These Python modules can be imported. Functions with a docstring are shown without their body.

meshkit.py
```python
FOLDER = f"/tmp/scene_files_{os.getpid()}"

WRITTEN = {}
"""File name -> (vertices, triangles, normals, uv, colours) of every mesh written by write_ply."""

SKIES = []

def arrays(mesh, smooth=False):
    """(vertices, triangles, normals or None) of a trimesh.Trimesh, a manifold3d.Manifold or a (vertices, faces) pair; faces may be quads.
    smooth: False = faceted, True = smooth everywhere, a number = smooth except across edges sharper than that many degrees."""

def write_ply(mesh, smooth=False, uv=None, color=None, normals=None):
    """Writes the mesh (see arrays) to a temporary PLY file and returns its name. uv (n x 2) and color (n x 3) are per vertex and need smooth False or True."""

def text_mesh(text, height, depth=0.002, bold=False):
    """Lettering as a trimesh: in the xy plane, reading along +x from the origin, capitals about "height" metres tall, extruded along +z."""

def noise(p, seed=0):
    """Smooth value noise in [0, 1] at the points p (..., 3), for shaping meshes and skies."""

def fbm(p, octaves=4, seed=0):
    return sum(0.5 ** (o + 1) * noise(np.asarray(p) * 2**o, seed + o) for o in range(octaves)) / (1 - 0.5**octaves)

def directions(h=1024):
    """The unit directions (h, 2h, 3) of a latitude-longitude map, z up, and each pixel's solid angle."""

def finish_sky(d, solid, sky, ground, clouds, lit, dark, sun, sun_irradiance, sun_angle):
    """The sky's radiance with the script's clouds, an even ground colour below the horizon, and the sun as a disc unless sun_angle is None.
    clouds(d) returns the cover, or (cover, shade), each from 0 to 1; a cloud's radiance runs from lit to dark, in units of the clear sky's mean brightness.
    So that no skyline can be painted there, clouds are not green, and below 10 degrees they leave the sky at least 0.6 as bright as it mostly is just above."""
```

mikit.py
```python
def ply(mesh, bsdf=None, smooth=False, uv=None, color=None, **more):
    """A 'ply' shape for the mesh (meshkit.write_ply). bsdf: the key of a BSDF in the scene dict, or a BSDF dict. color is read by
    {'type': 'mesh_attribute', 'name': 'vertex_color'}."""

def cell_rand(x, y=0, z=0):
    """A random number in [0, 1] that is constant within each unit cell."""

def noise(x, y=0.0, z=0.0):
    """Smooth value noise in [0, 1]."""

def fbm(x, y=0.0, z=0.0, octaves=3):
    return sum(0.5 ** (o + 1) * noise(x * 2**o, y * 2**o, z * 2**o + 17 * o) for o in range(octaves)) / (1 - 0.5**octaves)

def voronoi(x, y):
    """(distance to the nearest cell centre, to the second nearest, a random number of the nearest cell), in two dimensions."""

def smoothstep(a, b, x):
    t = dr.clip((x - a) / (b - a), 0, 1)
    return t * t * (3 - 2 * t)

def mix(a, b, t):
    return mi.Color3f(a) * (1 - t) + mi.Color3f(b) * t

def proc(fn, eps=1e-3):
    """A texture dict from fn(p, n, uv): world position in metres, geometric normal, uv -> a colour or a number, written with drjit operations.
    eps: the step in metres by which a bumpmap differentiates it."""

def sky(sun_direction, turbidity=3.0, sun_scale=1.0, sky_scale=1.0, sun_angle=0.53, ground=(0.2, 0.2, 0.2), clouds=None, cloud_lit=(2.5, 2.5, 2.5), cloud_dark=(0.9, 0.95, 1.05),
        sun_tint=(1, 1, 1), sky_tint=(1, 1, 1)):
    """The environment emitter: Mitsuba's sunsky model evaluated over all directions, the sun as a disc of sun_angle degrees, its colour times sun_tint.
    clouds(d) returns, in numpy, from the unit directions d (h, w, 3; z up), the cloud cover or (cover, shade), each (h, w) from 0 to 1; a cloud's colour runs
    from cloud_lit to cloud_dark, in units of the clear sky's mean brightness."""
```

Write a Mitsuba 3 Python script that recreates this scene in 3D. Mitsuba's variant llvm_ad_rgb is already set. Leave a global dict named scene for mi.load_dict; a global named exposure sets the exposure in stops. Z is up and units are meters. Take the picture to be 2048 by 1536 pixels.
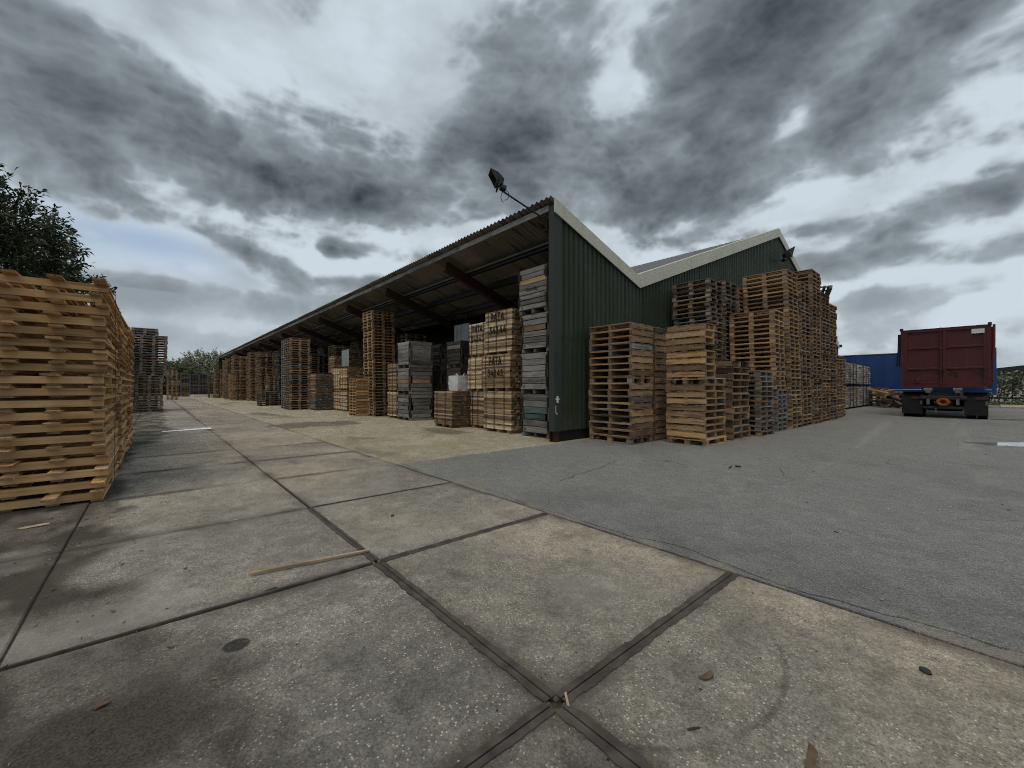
import math, random
import numpy as np
import trimesh
import drjit as dr
import mitsuba as mi
import mikit, meshkit
from mikit import proc, noise, fbm, voronoi, cell_rand, smoothstep, mix

T = mi.ScalarTransform4f
scene, labels = {}, {}
# ------------------------------------------------------------------ camera, sky, exposure
# world: X along the gable wall, Y along the shed, Z up, metres; the photographer stands at the origin
YAW = 0.7124
FWD = np.array([math.sin(YAW), math.cos(YAW), math.tan(math.radians(0.382))])
EYE = np.array([0.0, 0.0, 1.44])
scene['camera'] = {'type': 'perspective', 'fov': 2 * math.degrees(math.atan(1024 / 825)), 'fov_axis': 'x', 'near_clip': 0.05, 'far_clip': 3000.0,
                   'to_world': T().look_at(origin=EYE.tolist(), target=(EYE + FWD).tolist(), up=[0, 0, 1])}
exposure = 1.6

# cloud masses by compass bearing (degrees from +Y towards +X), elevation, half widths, and how much darker they are
CLOUDS = [
    # bearing, elevation, half width, half height, tilt (degrees), how much thicker the cloud is there
    (-10, 25, 15, 7, 10, 0.75), (12, 26, 16, 5.5, -4, 0.75), (24, 23, 9, 4.5, -6, 0.55), (44, 36, 8, 7, 20, 0.75), (39, 28, 8, 6, 0, 0.65), (52, 27, 9, 4, -10, 0.6),
    (70, 36, 9, 10, 35, 0.85), (76, 31, 12, 6, 25, 0.85), (66, 24.5, 10, 3.5, 8, 0.85), (60, 22, 9, 2.2, -5, 0.6), (85, 28, 9, 3.6, 24, 0.6), (85, 17.5, 10, 2.6, 10, 0.75), (96, 25, 6, 3, 24, 0.5),
    (11, 15.5, 4, 1.5, -12, 0.65), (21, 18.5, 5.5, 1.6, -14, 0.6), (21, 14, 4.2, 1.7, 4, 0.65), (14, 13, 4, 1.4, 0, 0.4), (1, 10, 8, 1.8, 5, 0.75), (37, 18.5, 4.5, 1.6, 6, 0.35), (-3, 17, 5, 1.3, 8, 0.4),
    (80, 13.5, 5, 1.6, 3, 0.65), (92, 13, 5, 2, 6, 0.6), (86, 8.5, 10, 1.0, 0, 0.5), (8, 5.2, 12, 1.0, 0, 0.45), (66, 17.5, 6, 1.3, 3, 0.45), (18, 36, 7, 4, 0, 0.3), (-2, 40, 16, 4, 0, 0.3), (14, 9, 6, 1.6, 0, 0.45), (78, 5, 14, 0.8, 0, 0.3),
    (6, 33, 11, 4.0, -8, -0.85), (24, 40, 10, 6, 0, -0.75), (30, 31, 6, 5, -10, -0.5), (22, 21, 12, 2.0, 0, -0.65), (38, 22, 7, 2.2, 10, -0.85), (8, 20, 7, 1.6, -6, -0.45), (64, 43, 4, 3, 0, -1.1), (74.5, 27.5, 3.2, 3.4, 20, -1.15),
    (52, 19, 6, 2.8, 0, -0.8), (28, 16, 9, 1.7, 0, -0.5), (-2, 14, 8, 2.4, 0, -0.75), (5, 12, 12, 1.3, 0, -0.4), (79, 20, 9, 1.5, 14, -0.75), (84, 33, 7, 2.0, 26, -0.7), (76, 16, 8, 1.2, 0, -0.5), (60, 13, 14, 2, 0, -0.5), (92, 21, 6, 1.5, 14, -0.6), (85, 10.8, 8, 0.8, 0, -0.45), (56, 33, 3, 4, 20, -0.45), (4, 7.2, 8, 0.7, 0, -0.35),
]


def clouds(d):
    x, y, z = d[..., 0], d[..., 1], np.maximum(d[..., 2], 0)
    k = 2.0 / (z + 0.8)
    p = np.stack([x * k, y * k, 1.7 * z], -1) * 1.25
    w = meshkit.fbm(p * 1.6 + 7, 5, 5) - 0.5
    w2 = meshkit.fbm(p * 1.6 + 31, 5, 9) - 0.5
    q = p + 0.30 * np.stack([w, w2, w], -1)
    low = meshkit.fbm(q * 0.9 + 3, 3, 2) - 0.5
    bil = 0
    for o in range(5):
        bil = bil + 0.62 ** o * (np.abs(2 * meshkit.noise(q * 2.7 * 2.05 ** o + 5 * o, 60 + o) - 1) - 0.5)
    soft = meshkit.fbm(q * 3.4 + 12, 6, 33) - 0.5
    az = np.degrees(np.arctan2(x, y)) + 9 * w + 3.0 * soft
    el = np.degrees(np.arcsin(np.clip(z, 0, 1)))
    el0 = el
    el = el + (0.20 * el + 1.2) * 1.6 * w2 + (0.05 * el + 0.3) * soft * 2
    t = 0.31 + 0.4 * low + 0.46 * bil + 1.15 * soft
    for a, e, wa, we, tl, s in CLOUDS:
        c, sn = math.cos(math.radians(tl)), math.sin(math.radians(tl))
        da, de = ((az - a + 180) % 360 - 180) * math.cos(math.radians(e)), el - e
        t = t + s * 0.85 * np.exp(-(((da * c + de * sn) / wa) ** 2 + ((de * c - da * sn) / we) ** 2))
    fine = 0
    for o in range(6):
        fine = fine + 0.64 ** o * (meshkit.noise(q * 7.0 * 2.1 ** o + 9 * o, 80 + o) - 0.5)
    t = t + 0.085 * fine + 0.075
    a = np.clip((t - 0.01) / 0.38, 0, 1)
    a = a * a * (3 - 2 * a)                                     # the lumpy lower clouds, with fairly firm edges
    core = 1 / (1 + np.exp(-3.2 * (t - 0.48)))
    thin = np.clip(0.14 + 1.1 * low + 0.95 * soft + 0.12 * fine, 0, 0.6)     # the bright veil above them
    shade = (1 - a) * thin + a * (0.47 + 0.50 * core + 0.085 * fine + 0.12 * bil)
    shade = np.clip(shade, 0, 1)
    shade = shade * (0.56 + 0.44 / (1 + np.exp(-(el0 - 11.5) / 1.2)))        # the far clouds fade into the air
    blue = 0.55 * np.exp(-(((az + 1) / 8) ** 2 + ((el - 14.5) / 2.4) ** 2))
    cover = 1 - np.clip(blue * np.clip(1.15 - 1.9 * shade, 0, 1), 0, 0.75)
    return cover, shade


scene['sky'] = mikit.sky((-0.34, -0.2, 0.92), turbidity=3, sun_scale=0.25, sun_angle=34, sun_tint=(1.0, 0.97, 0.93), sky_scale=1.0, clouds=clouds, cloud_lit=(2.1, 2.38, 2.6), cloud_dark=(0.125, 0.172, 0.21), ground=(0.16, 0.16, 0.15))

# ------------------------------------------------------------------ materials
PALETTES = [  # dark tone, light tone of each kind of timber
    ((0.31, 0.165, 0.05), (0.58, 0.345, 0.13)),   # 0 new pine
    ((0.095, 0.056, 0.031), (0.33, 0.205, 0.11)),   # 1 weathered brown
    ((0.078, 0.076, 0.070), (0.29, 0.275, 0.248)),     # 2 silver grey
    ((0.29, 0.155, 0.045), (0.55, 0.34, 0.125)),     # 3 honey
    ((0.46, 0.31, 0.15), (0.72, 0.54, 0.32)),       # 4 pale sawn timber
    ((0.040, 0.031, 0.025), (0.11, 0.085, 0.063)),   # 5 dark
    ((0.20, 0.115, 0.048), (0.48, 0.305, 0.145)),    # 6 tan sawn timber
    ((0.05, 0.09, 0.085), (0.09, 0.14, 0.13)),     # 7 green paint
    ((0.36, 0.35, 0.33), (0.64, 0.63, 0.60)),      # 8 whitish
]


def wood_fn(p, n, uv):
    seed = dr.floor(uv.y / 4.0)
    v = uv.y - seed * 4.0
    pal = dr.floor(seed / 200.0)
    r1, r2, r3 = cell_rand(seed, 1), cell_rand(seed, 2), cell_rand(seed, 3)
    a, b = mi.Color3f(*PALETTES[0][0]), mi.Color3f(*PALETTES[0][1])
    for i in range(1, len(PALETTES)):
        a = dr.select(pal == i, mi.Color3f(*PALETTES[i][0]), a)
        b = dr.select(pal == i, mi.Color3f(*PALETTES[i][1]), b)
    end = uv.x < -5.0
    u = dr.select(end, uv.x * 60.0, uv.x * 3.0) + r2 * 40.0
    grain = fbm(u, v * 75.0, seed * 7.3, octaves=3)
    wear = fbm(p.x * 3.0 + r1 * 9, p.y * 3.0, p.z * 3.0 + r3 * 9, octaves=3)
    t = dr.clip(0.15 + 0.8 * r1 + 1.0 * (grain - 0.5) + 0.7 * (wear - 0.5), 0, 1)
    c = mix(a, b, t)
    c = c * (0.78 + 0.5 * r3)
    streak = smoothstep(0.6, 0.85, noise(u * 0.7, v * 22.0, seed * 3.1))
    c = c * (1 - 0.4 * streak)
    # knots and nail heads along the board
    kx = dr.abs(uv.x * 2.3 - dr.floor(uv.x * 2.3) - r2) / 2.3
    ky = dr.abs(v - 1.02 - 0.07 * r1)
    knot = (1 - smoothstep(0.004, 0.014, dr.sqrt(kx * kx * 0.4 + ky * ky))) * dr.select(r3 > 0.45, 0.6, 0.0)
    grey = mi.Color3f(mi.luminance(c))
    c = mix(c, grey, dr.select(end, 0.25, 0.35 * wear))
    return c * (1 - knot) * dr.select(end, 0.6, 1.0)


def concrete(kind):
    def fn(p, n, uv):
        x, y = p.x, p.y
        big = fbm(x * 0.55, y * 0.55, 1.0, octaves=4)
        mid = fbm(x * 4.0, y * 4.0, 3.0, octaves=3)
        fine = noise(x * 150.0, y * 150.0, 5.0)
        d1, d2, rr = voronoi(x * 70.0, y * 70.0)
        e1, e2, re = voronoi(x * 150.0 + 7.1, y * 150.0)
        if kind == 'slab':
            i, j = dr.floor((x - 1.387) / 2.0), dr.floor((y - 1.298) / 2.0)
            ri, rj = cell_rand(i, j, 4), cell_rand(i, j, 9)
            c = mix((0.195, 0.185, 0.164), (0.252, 0.232, 0.196), ri)
            c = mix(c, (0.30, 0.25, 0.175), dr.select(i >= 0, 0.3, 0.03) * smoothstep(0.35, 0.6, big))
        else:
            c = mix((0.30, 0.275, 0.205), (0.225, 0.21, 0.17), big)
        c = c * (0.70 + 0.60 * big) * (0.74 + 0.52 * mid) * (0.70 + 0.60 * fbm(x * 14.0, y * 14.0, 21.0, octaves=3)) * (0.70 + 0.60 * fine) * (0.80 + 0.40 * noise(x * 64.0, y * 64.0, 3.0))
        # washed-out aggregate: pale and dark stones
        st = (1 - smoothstep(0.18, 0.42, d1)) * smoothstep(0.25, 0.6, mid)
        c = mix(c, mi.Color3f(0.62, 0.57, 0.47), st * dr.select(rr > 0.90, 0.75, 0.0))
        c = mix(c, mi.Color3f(0.24, 0.16, 0.10), st * dr.select((rr > 0.74) & (rr <= 0.82), 0.6, 0.0))
        c = mix(c, mi.Color3f(0.07, 0.068, 0.065), st * dr.select(rr < 0.16, 0.6, 0.0))
        s2 = 1 - smoothstep(0.15, 0.4, e1)
        c = c * (1 + s2 * dr.select(re > 0.8, 0.35, dr.select(re < 0.25, -0.35, 0.0)))
        if kind == 'slab':
            xb = dr.maximum(-0.40, 0.32 - 0.30 * (y - 2.2)) + 0.75 * smoothstep(11.0, 19.0, y)          # soil trodden in beside the pallets
            lane = 1 - smoothstep(-0.16, 0.2, x - xb + 0.85 * (fbm(x * 2.2, y * 1.5, 12.0, octaves=5) - 0.5))
            lane = lane * (0.55 + 0.45 * smoothstep(0.35, 0.6, fbm(x * 3.2, y * 2.1, 9.0, octaves=3)))
            c = mix(c, mi.Color3f(0.042, 0.036, 0.028) * (0.6 + 0.8 * fine), 0.92 * lane)
            # dirt gathers along the joints
            fx, fy = (x - 1.387) / 2.0, (y - 1.298) / 2.0
            ex = dr.minimum(fx - dr.floor(fx), 1 - fx + dr.floor(fx)) * 2.0
            ey = dr.minimum(fy - dr.floor(fy), 1 - fy + dr.floor(fy)) * 2.0
            ed = dr.minimum(ex, ey)
            dirt = (1 - smoothstep(0.0, 0.16, ed - 0.12 * (mid - 0.45))) * smoothstep(0.3, 0.7, fbm(x * 1.3 + 4, y * 1.3, 2.0, octaves=3))
            c = mix(c, mi.Color3f(0.055, 0.048, 0.038), 0.75 * dirt)
            # the slab under the camera is buried in soil, a round damp spot, a curved tyre scuff
            hole = (1 - smoothstep(1.2, 1.36, x + 0.1 * (mid - 0.5))) * (1 - smoothstep(0.9, 1.28, y + 0.2 * (mid - 0.5) + 0.4 * dr.maximum(0.9 - x, 0)))
            hole = dr.maximum(hole, (1 - smoothstep(1.42, 1.66, x + 0.15 * mid)) * (1 - smoothstep(0.8, 1.2, y + 0.3 * mid)))
            c = mix(c, mi.Color3f(0.045, 0.038, 0.032) * (0.5 + fine), 0.9 * hole)
            spot = 1 - smoothstep(0.055, 0.075, dr.sqrt(dr.square(x - 0.35) + dr.square(y - 2.76)) + 0.02 * (mid - 0.5))
            c = c * (1 - 0.72 * spot)
            ra = dr.sqrt(dr.square(x - 2.13) + dr.square(y - 1.42) * 1.2)
            ring = (1 - smoothstep(0.0, 0.03, dr.abs(ra - 0.86))) * (1 - smoothstep(0.9, 1.25, y))
            c = c * (1 - 0.35 * ring * smoothstep(0.25, 0.5, mid))
            pale = smoothstep(0.62, 0.8, fbm(x * 1.1 + 20, y * 1.1, 6.0, octaves=4))
            c = mix(c, mi.Color3f(0.36, 0.35, 0.32), 0.35 * pale)
            # beyond the slabs that are built singly the joints go on
            far = smoothstep(24.0, 25.5, y)
            c = c * (1 - 0.7 * far * (1 - smoothstep(0.008, 0.02, ed)))
        else:
            moss = smoothstep(0.5, 0.75, fbm(x * 0.9, y * 0.9, 30.0, octaves=4))
            c = mix(c, mi.Color3f(0.17, 0.16, 0.085), 0.4 * moss)
            oil = smoothstep(0.58, 0.72, fbm(x * 0.7 + 9, y * 0.35, 14.0, octaves=4))
            c = c * (1 - 0.5 * oil)
        return c
    return fn


def asphalt_fn(p, n, uv):
    x, y = p.x, p.y
    big = fbm(x * 0.35, y * 0.35, 1.0, octaves=4)
    band = fbm((x + y) * 0.4, (x - y) * 1.6, 8.0, octaves=4)
    d1, d2, rr = voronoi(x * 85.0, y * 85.0)
    fine = noise(x * 170.0, y * 170.0)
    grit = noise(x * 75.0, y * 75.0, 4.0)
    c = mix((0.134, 0.137, 0.134), (0.165, 0.167, 0.160), big) * (0.92 + 0.16 * band) * (0.70 + 0.60 * fine) * (0.78 + 0.44 * grit) * (0.80 + 0.40 * fbm(x * 9.0, y * 9.0, 15.0, octaves=3))
    st = 1 - smoothstep(0.15, 0.40, d1)
    c = mix(c, mi.Color3f(0.34, 0.335, 0.31), st * dr.select(rr > 0.88, 0.75, 0.0))
    c = c * (1 - st * dr.select(rr < 0.25, 0.5, 0.0))
    # a crack that runs along the edge of the slabs, another across the lane, old patches and stains
    wob = 0.26 * (fbm(x * 0 + y * 1.1, 3.0, 0.0, octaves=5) - 0.5)
    cr = (1 - smoothstep(0.004, 0.016, dr.abs(x - 3.53 - wob) + 0.016 * (fine - 0.5))) * smoothstep(0.15, 0.3, noise(y * 1.3, 4.0))
    cr2 = (1 - smoothstep(0.008, 0.02, dr.abs(y - 4.3 - (x - 4.67) * 0.234 - 0.3 * (fbm(x * 1.4, 5.0, 2.0) - 0.5)))) * smoothstep(4.5, 4.7, x) * (1 - smoothstep(6.6, 6.9, x))
    cr3 = (1 - smoothstep(0.006, 0.022, dr.abs(x - 3.40) + 0.01 * fine)) * 0.9
    wx, wy = x * 0.28 + 0.5 * fbm(x * 0.9, y * 0.9, 3.0), y * 0.28 + 0.5 * fbm(x * 0.9, y * 0.9, 8.0)
    v1, v2, vr = voronoi(wx, wy)
    net = (1 - smoothstep(0.002, 0.007, v2 - v1)) * smoothstep(0.52, 0.62, fbm(x * 0.22, y * 0.22, 17.0, octaves=3))
    c = c * (1 - 0.7 * dr.maximum(dr.maximum(cr, net * 0.8), dr.maximum(cr2, cr3)))
    oil = smoothstep(0.60, 0.70, fbm(x * 0.8 + 3, y * 0.8, 24.0, octaves=4))
    c = c * (1 - 0.12 * oil)
    dusty = (1 - smoothstep(0.0, 0.4, x - 3.39 - 0.5 * (big - 0.4))) * smoothstep(0.4, 0.6, fbm(x * 5, y * 5, 4.0, octaves=4))
    c = mix(c, mi.Color3f(0.20, 0.18, 0.145) * (0.6 + 0.8 * fine), 0.6 * dusty)
    lane = dr.abs(y - 1.6 - 0.06 * (x - 20.0)) 
    tyre = (1 - smoothstep(0.08, 0.2, dr.abs(lane - 0.95))) * smoothstep(6.0, 14.0, x) * smoothstep(0.4, 0.6, fbm(x * 0.6, y * 4.0, 2.0, octaves=3))
    return mix(c, mi.Color3f(0.25, 0.25, 0.235), 0.3 * tyre)


def dirt_fn(p, n, uv):
    f = fbm(p.x * 3, p.y * 3, 1.0, octaves=4)
    return mix((0.035, 0.03, 0.024), (0.085, 0.075, 0.055), f) * (0.7 + 0.6 * noise(p.x * 60, p.y * 60))


def land_fn(p, n, uv):
    f = fbm(p.x * 0.2, p.y * 0.2, 1.0, octaves=4)
    return mix((0.04, 0.05, 0.022), (0.09, 0.085, 0.045), f)


def green_fn(p, n, uv):
    s = fbm(p.x * 5.0, p.y * 5.0, p.z * 0.5, octaves=3)
    g = fbm(p.x * 1.2, p.y * 1.2, p.z * 1.2 + 4, octaves=3)
    c = mix((0.027, 0.039, 0.024), (0.035, 0.049, 0.031), s) * (0.8 + 0.4 * g)
    dust = (1 - smoothstep(0.3, 1.6, p.z)) * s
    c = mix(c, mi.Color3f(0.07, 0.065, 0.05), 0.3 * dust)
    splash = (1 - smoothstep(0.3, 0.9, p.z + 0.5 * (g - 0.5)))
    c = mix(c, mi.Color3f(0.085, 0.078, 0.062), 0.4 * splash * smoothstep(0.3, 0.6, s))
    fade = smoothstep(0.45, 0.75, fbm(p.x * 2.5, p.z * 0.35, 6.0, octaves=4))
    c = mix(c, mi.Color3f(0.055, 0.066, 0.056), 0.45 * fade)
    sx, sz = (p.x - 8.055) / 0.4, (p.z - 0.55) / 1.1
    sd = dr.sqrt(dr.square((sx - dr.floor(sx) - 0.5) * 0.4) + dr.square((sz - dr.floor(sz) - 0.5) * 1.1))
    c = c * (1 - 0.75 * (1 - smoothstep(0.012, 0.02, sd)))
    d1, d2, rr = voronoi(p.x * 3.0 + p.y, p.z * 3.0)
    chip = (1 - smoothstep(0.02, 0.045, d1)) * dr.select(rr > 0.94, 1.0, 0.0)
    return mix(c, mi.Color3f(0.006, 0.008, 0.007), chip)


def plain(a, b, sx=3.0, sz=3.0, streak=0.0):
    def fn(p, n, uv):
        f = fbm(p.x * sx, p.y * sx, p.z * sz, octaves=4)
        c = mix(a, b, f)
        if streak:
            c = c * (1 - streak * smoothstep(0.52, 0.75, fbm(p.x * 6.0, p.y * 6.0, p.z * 0.8 + 3, octaves=3)))
        return c
    return fn


def red_fn(p, n, uv):
    f = fbm(p.x * 2.0, p.y * 2.0, p.z * 2.0, octaves=4)
    c = mix((0.060, 0.0115, 0.0125), (0.088, 0.018, 0.018), f)
    drip = fbm(p.y * 9.0, p.z * 1.6, p.x, octaves=4)
    scrape = smoothstep(0.56, 0.66, fbm(p.y * 5.0 + 3, p.z * 4.0, 2.0, octaves=4)) * (1 - smoothstep(0.12, 0.32, dr.abs(p.z - 2.02)))
    c = mix(c, mi.Color3f(0.012, 0.007, 0.006), 0.8 * scrape)
    c = mix(c, mi.Color3f(0.10, 0.05, 0.04), 0.35 * smoothstep(0.6, 0.75, drip))
    return c


def roof_fn(p, n, uv):
    f = fbm(p.x * 1.5, p.y * 1.5, p.z, octaves=4)
    sheet = cell_rand(dr.floor(p.y / 1.062), dr.floor(p.x / 1.8))
    c = mix((0.17, 0.155, 0.125), (0.26, 0.24, 0.195), f) * (0.75 + 0.5 * sheet)
    return c * (1 - 0.5 * smoothstep(0.55, 0.75, fbm(p.x * 0.8, p.y * 7.0, 3.0, octaves=3)))


def tex(fn):
    return proc(fn)


def mat(name, color, rough=0.7, spec=0.3, metallic=0.0, two=False, bump=None):
    b = {'type': 'principled', 'base_color': color if isinstance(color, dict) else {'type': 'rgb', 'value': list(color)}, 'roughness': rough, 'specular': spec, 'metallic': metallic}
    if bump:
        b = {'type': 'bumpmap', 'arbitrary': proc(bump[0], eps=bump[2]), 'scale': bump[1], 'bsdf': b}
    scene[name] = {'type': 'twosided', 'bsdf': b} if two else b


def rough_ground(p, n, uv):
    return fbm(p.x * 55.0, p.y * 55.0, 0.0, octaves=3)


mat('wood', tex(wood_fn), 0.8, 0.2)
mat('slab_concrete', tex(concrete('slab')), 0.85, 0.25, bump=(rough_ground, 0.008, 2e-3))
mat('apron_concrete', tex(concrete('apron')), 0.85, 0.25)
mat('asphalt_mat', tex(asphalt_fn), 0.8, 0.3, bump=(rough_ground, 0.006, 2e-3))
mat('dirt_mat', tex(dirt_fn), 0.95, 0.1)
mat('land_mat', tex(land_fn), 0.95, 0.1)
mat('green_metal', tex(green_fn), 0.6, 0.15, two=True)
mat('flashing_metal', tex(plain((0.036, 0.044, 0.039), (0.05, 0.058, 0.052), 2, 0.6)), 0.6, 0.15, two=True)
mat('cream_trim', tex(plain((0.44, 0.44, 0.365), (0.54, 0.54, 0.455), 0.8, 0.8, 0.12)), 0.6, 0.3)
mat('fibre_roof', tex(roof_fn), 0.9, 0.1, two=True)
mat('hall_roof', tex(plain((0.10, 0.11, 0.115), (0.15, 0.16, 0.165), 0.7, 0.7, 0.2)), 0.75, 0.2, two=True)
mat('rust_steel', tex(plain((0.026, 0.022, 0.020), (0.105, 0.092, 0.080), 16, 16, 0.0)), 0.7, 0.3)
mat('red_steel', tex(plain((0.034, 0.018, 0.014), (0.06, 0.032, 0.025), 3, 3)), 0.7, 0.15)
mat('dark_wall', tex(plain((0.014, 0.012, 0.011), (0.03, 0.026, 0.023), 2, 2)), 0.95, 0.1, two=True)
mat('dark_steel', tex(plain((0.012, 0.013, 0.014), (0.022, 0.023, 0.024), 5, 5)), 0.5, 0.4)
mat('worn_steel', tex(plain((0.07, 0.072, 0.075), (0.15, 0.155, 0.16), 8, 8)), 0.5, 0.5)
mat('container_red', tex(red_fn), 0.55, 0.35)
mat('rubber', tex(plain((0.010, 0.010, 0.011), (0.02, 0.02, 0.021), 6, 6)), 0.7, 0.25)
mat('blue_tarp', tex(plain((0.012, 0.040, 0.145), (0.016, 0.054, 0.18), 0.5, 2.0, 0.15)), 0.5, 0.35)
mat('blue_steel', (0.018, 0.045, 0.16), 0.45, 0.4)
mat('black_ink', (0.012, 0.011, 0.010), 0.8, 0.2)
mat('strap_plastic', (0.018, 0.016, 0.015), 0.5, 0.4)
mat('white_plastic', tex(plain((0.45, 0.46, 0.47), (0.7, 0.71, 0.72), 9, 9)), 0.35, 0.5)
mat('grey_plastic', tex(plain((0.22, 0.27, 0.28), (0.36, 0.40, 0.40), 4, 4)), 0.35, 0.5)
mat('pale_sheet', tex(plain((0.26, 0.27, 0.28), (0.40, 0.41, 0.42), 3, 3, 0.3)), 0.6, 0.3, two=True)
mat('white_paint', tex(plain((0.5, 0.5, 0.48), (0.72, 0.72, 0.7), 3, 3)), 0.6, 0.3)
mat('orange_plastic', (0.42, 0.12, 0.025), 0.5, 0.3)
mat('strip_white', (0.78, 0.79, 0.8), 0.3, 0.5, two=True)
mat('lamp_glass', (0.05, 0.055, 0.06), 0.1, 0.6)
mat('bark', tex(plain((0.03, 0.024, 0.018), (0.07, 0.058, 0.045), 12, 4)), 0.9, 0.1)
mat('chip_wood', tex(plain((0.06, 0.042, 0.028), (0.17, 0.12, 0.075), 30, 30)), 0.85, 0.2)
mat('pale_chip', tex(plain((0.30, 0.23, 0.15), (0.5, 0.41, 0.29), 20, 20)), 0.85, 0.2)
mat('puddle_water', (0.16, 0.165, 0.165), 0.03, 1.0)
mat('brick_pale', tex(plain((0.42, 0.42, 0.40), (0.58, 0.58, 0.56), 1, 1)), 0.8, 0.2)
for nm, a, b in (('leaf_dark', (0.018, 0.03, 0.012), (0.05, 0.075, 0.027)), ('leaf_pale', (0.15, 0.17, 0.09), (0.34, 0.35, 0.24)), ('leaf_hedge', (0.028, 0.038, 0.018), (0.085, 0.095, 0.045)), ('leaf_spring', (0.08, 0.10, 0.04), (0.17, 0.19, 0.095))):
    mat(nm, tex(plain(a, b, 1.6, 1.6)), 0.5, 0.4, two=True)

# ------------------------------------------------------------------ helpers
counts = {}


def numbered(name):
    k = counts.get(name, 0)
    counts[name] = k + 1
    return name if k == 0 else f'{name}_{k:03d}'


def tag(key, label, cat=None, group=None, kind=None):
    labels[key] = {'label': label}
    if cat:
        labels[key]['category'] = cat
    if group:
        labels[key]['group'] = group
    if kind:
        labels[key]['kind'] = kind


def thing(name, label, cat, group=None):
    key = numbered(name)
    tag(key, label, cat, group)
    return key


def put(name, geom, m, parent=None, smooth=False):
    """One entry of the scene from a trimesh, or from (vertices, faces) or (vertices, faces, uv)."""
    key = numbered((parent + '__' + name) if parent else name)
    if isinstance(geom, trimesh.Trimesh):
        scene[key] = mikit.ply(geom, m, smooth=smooth)
    elif len(geom) == 3:
        scene[key] = mikit.ply((geom[0], geom[1]), m, smooth=False, uv=geom[2])
    else:
        scene[key] = mikit.ply(geom, m, smooth=smooth)
    return key


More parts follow.
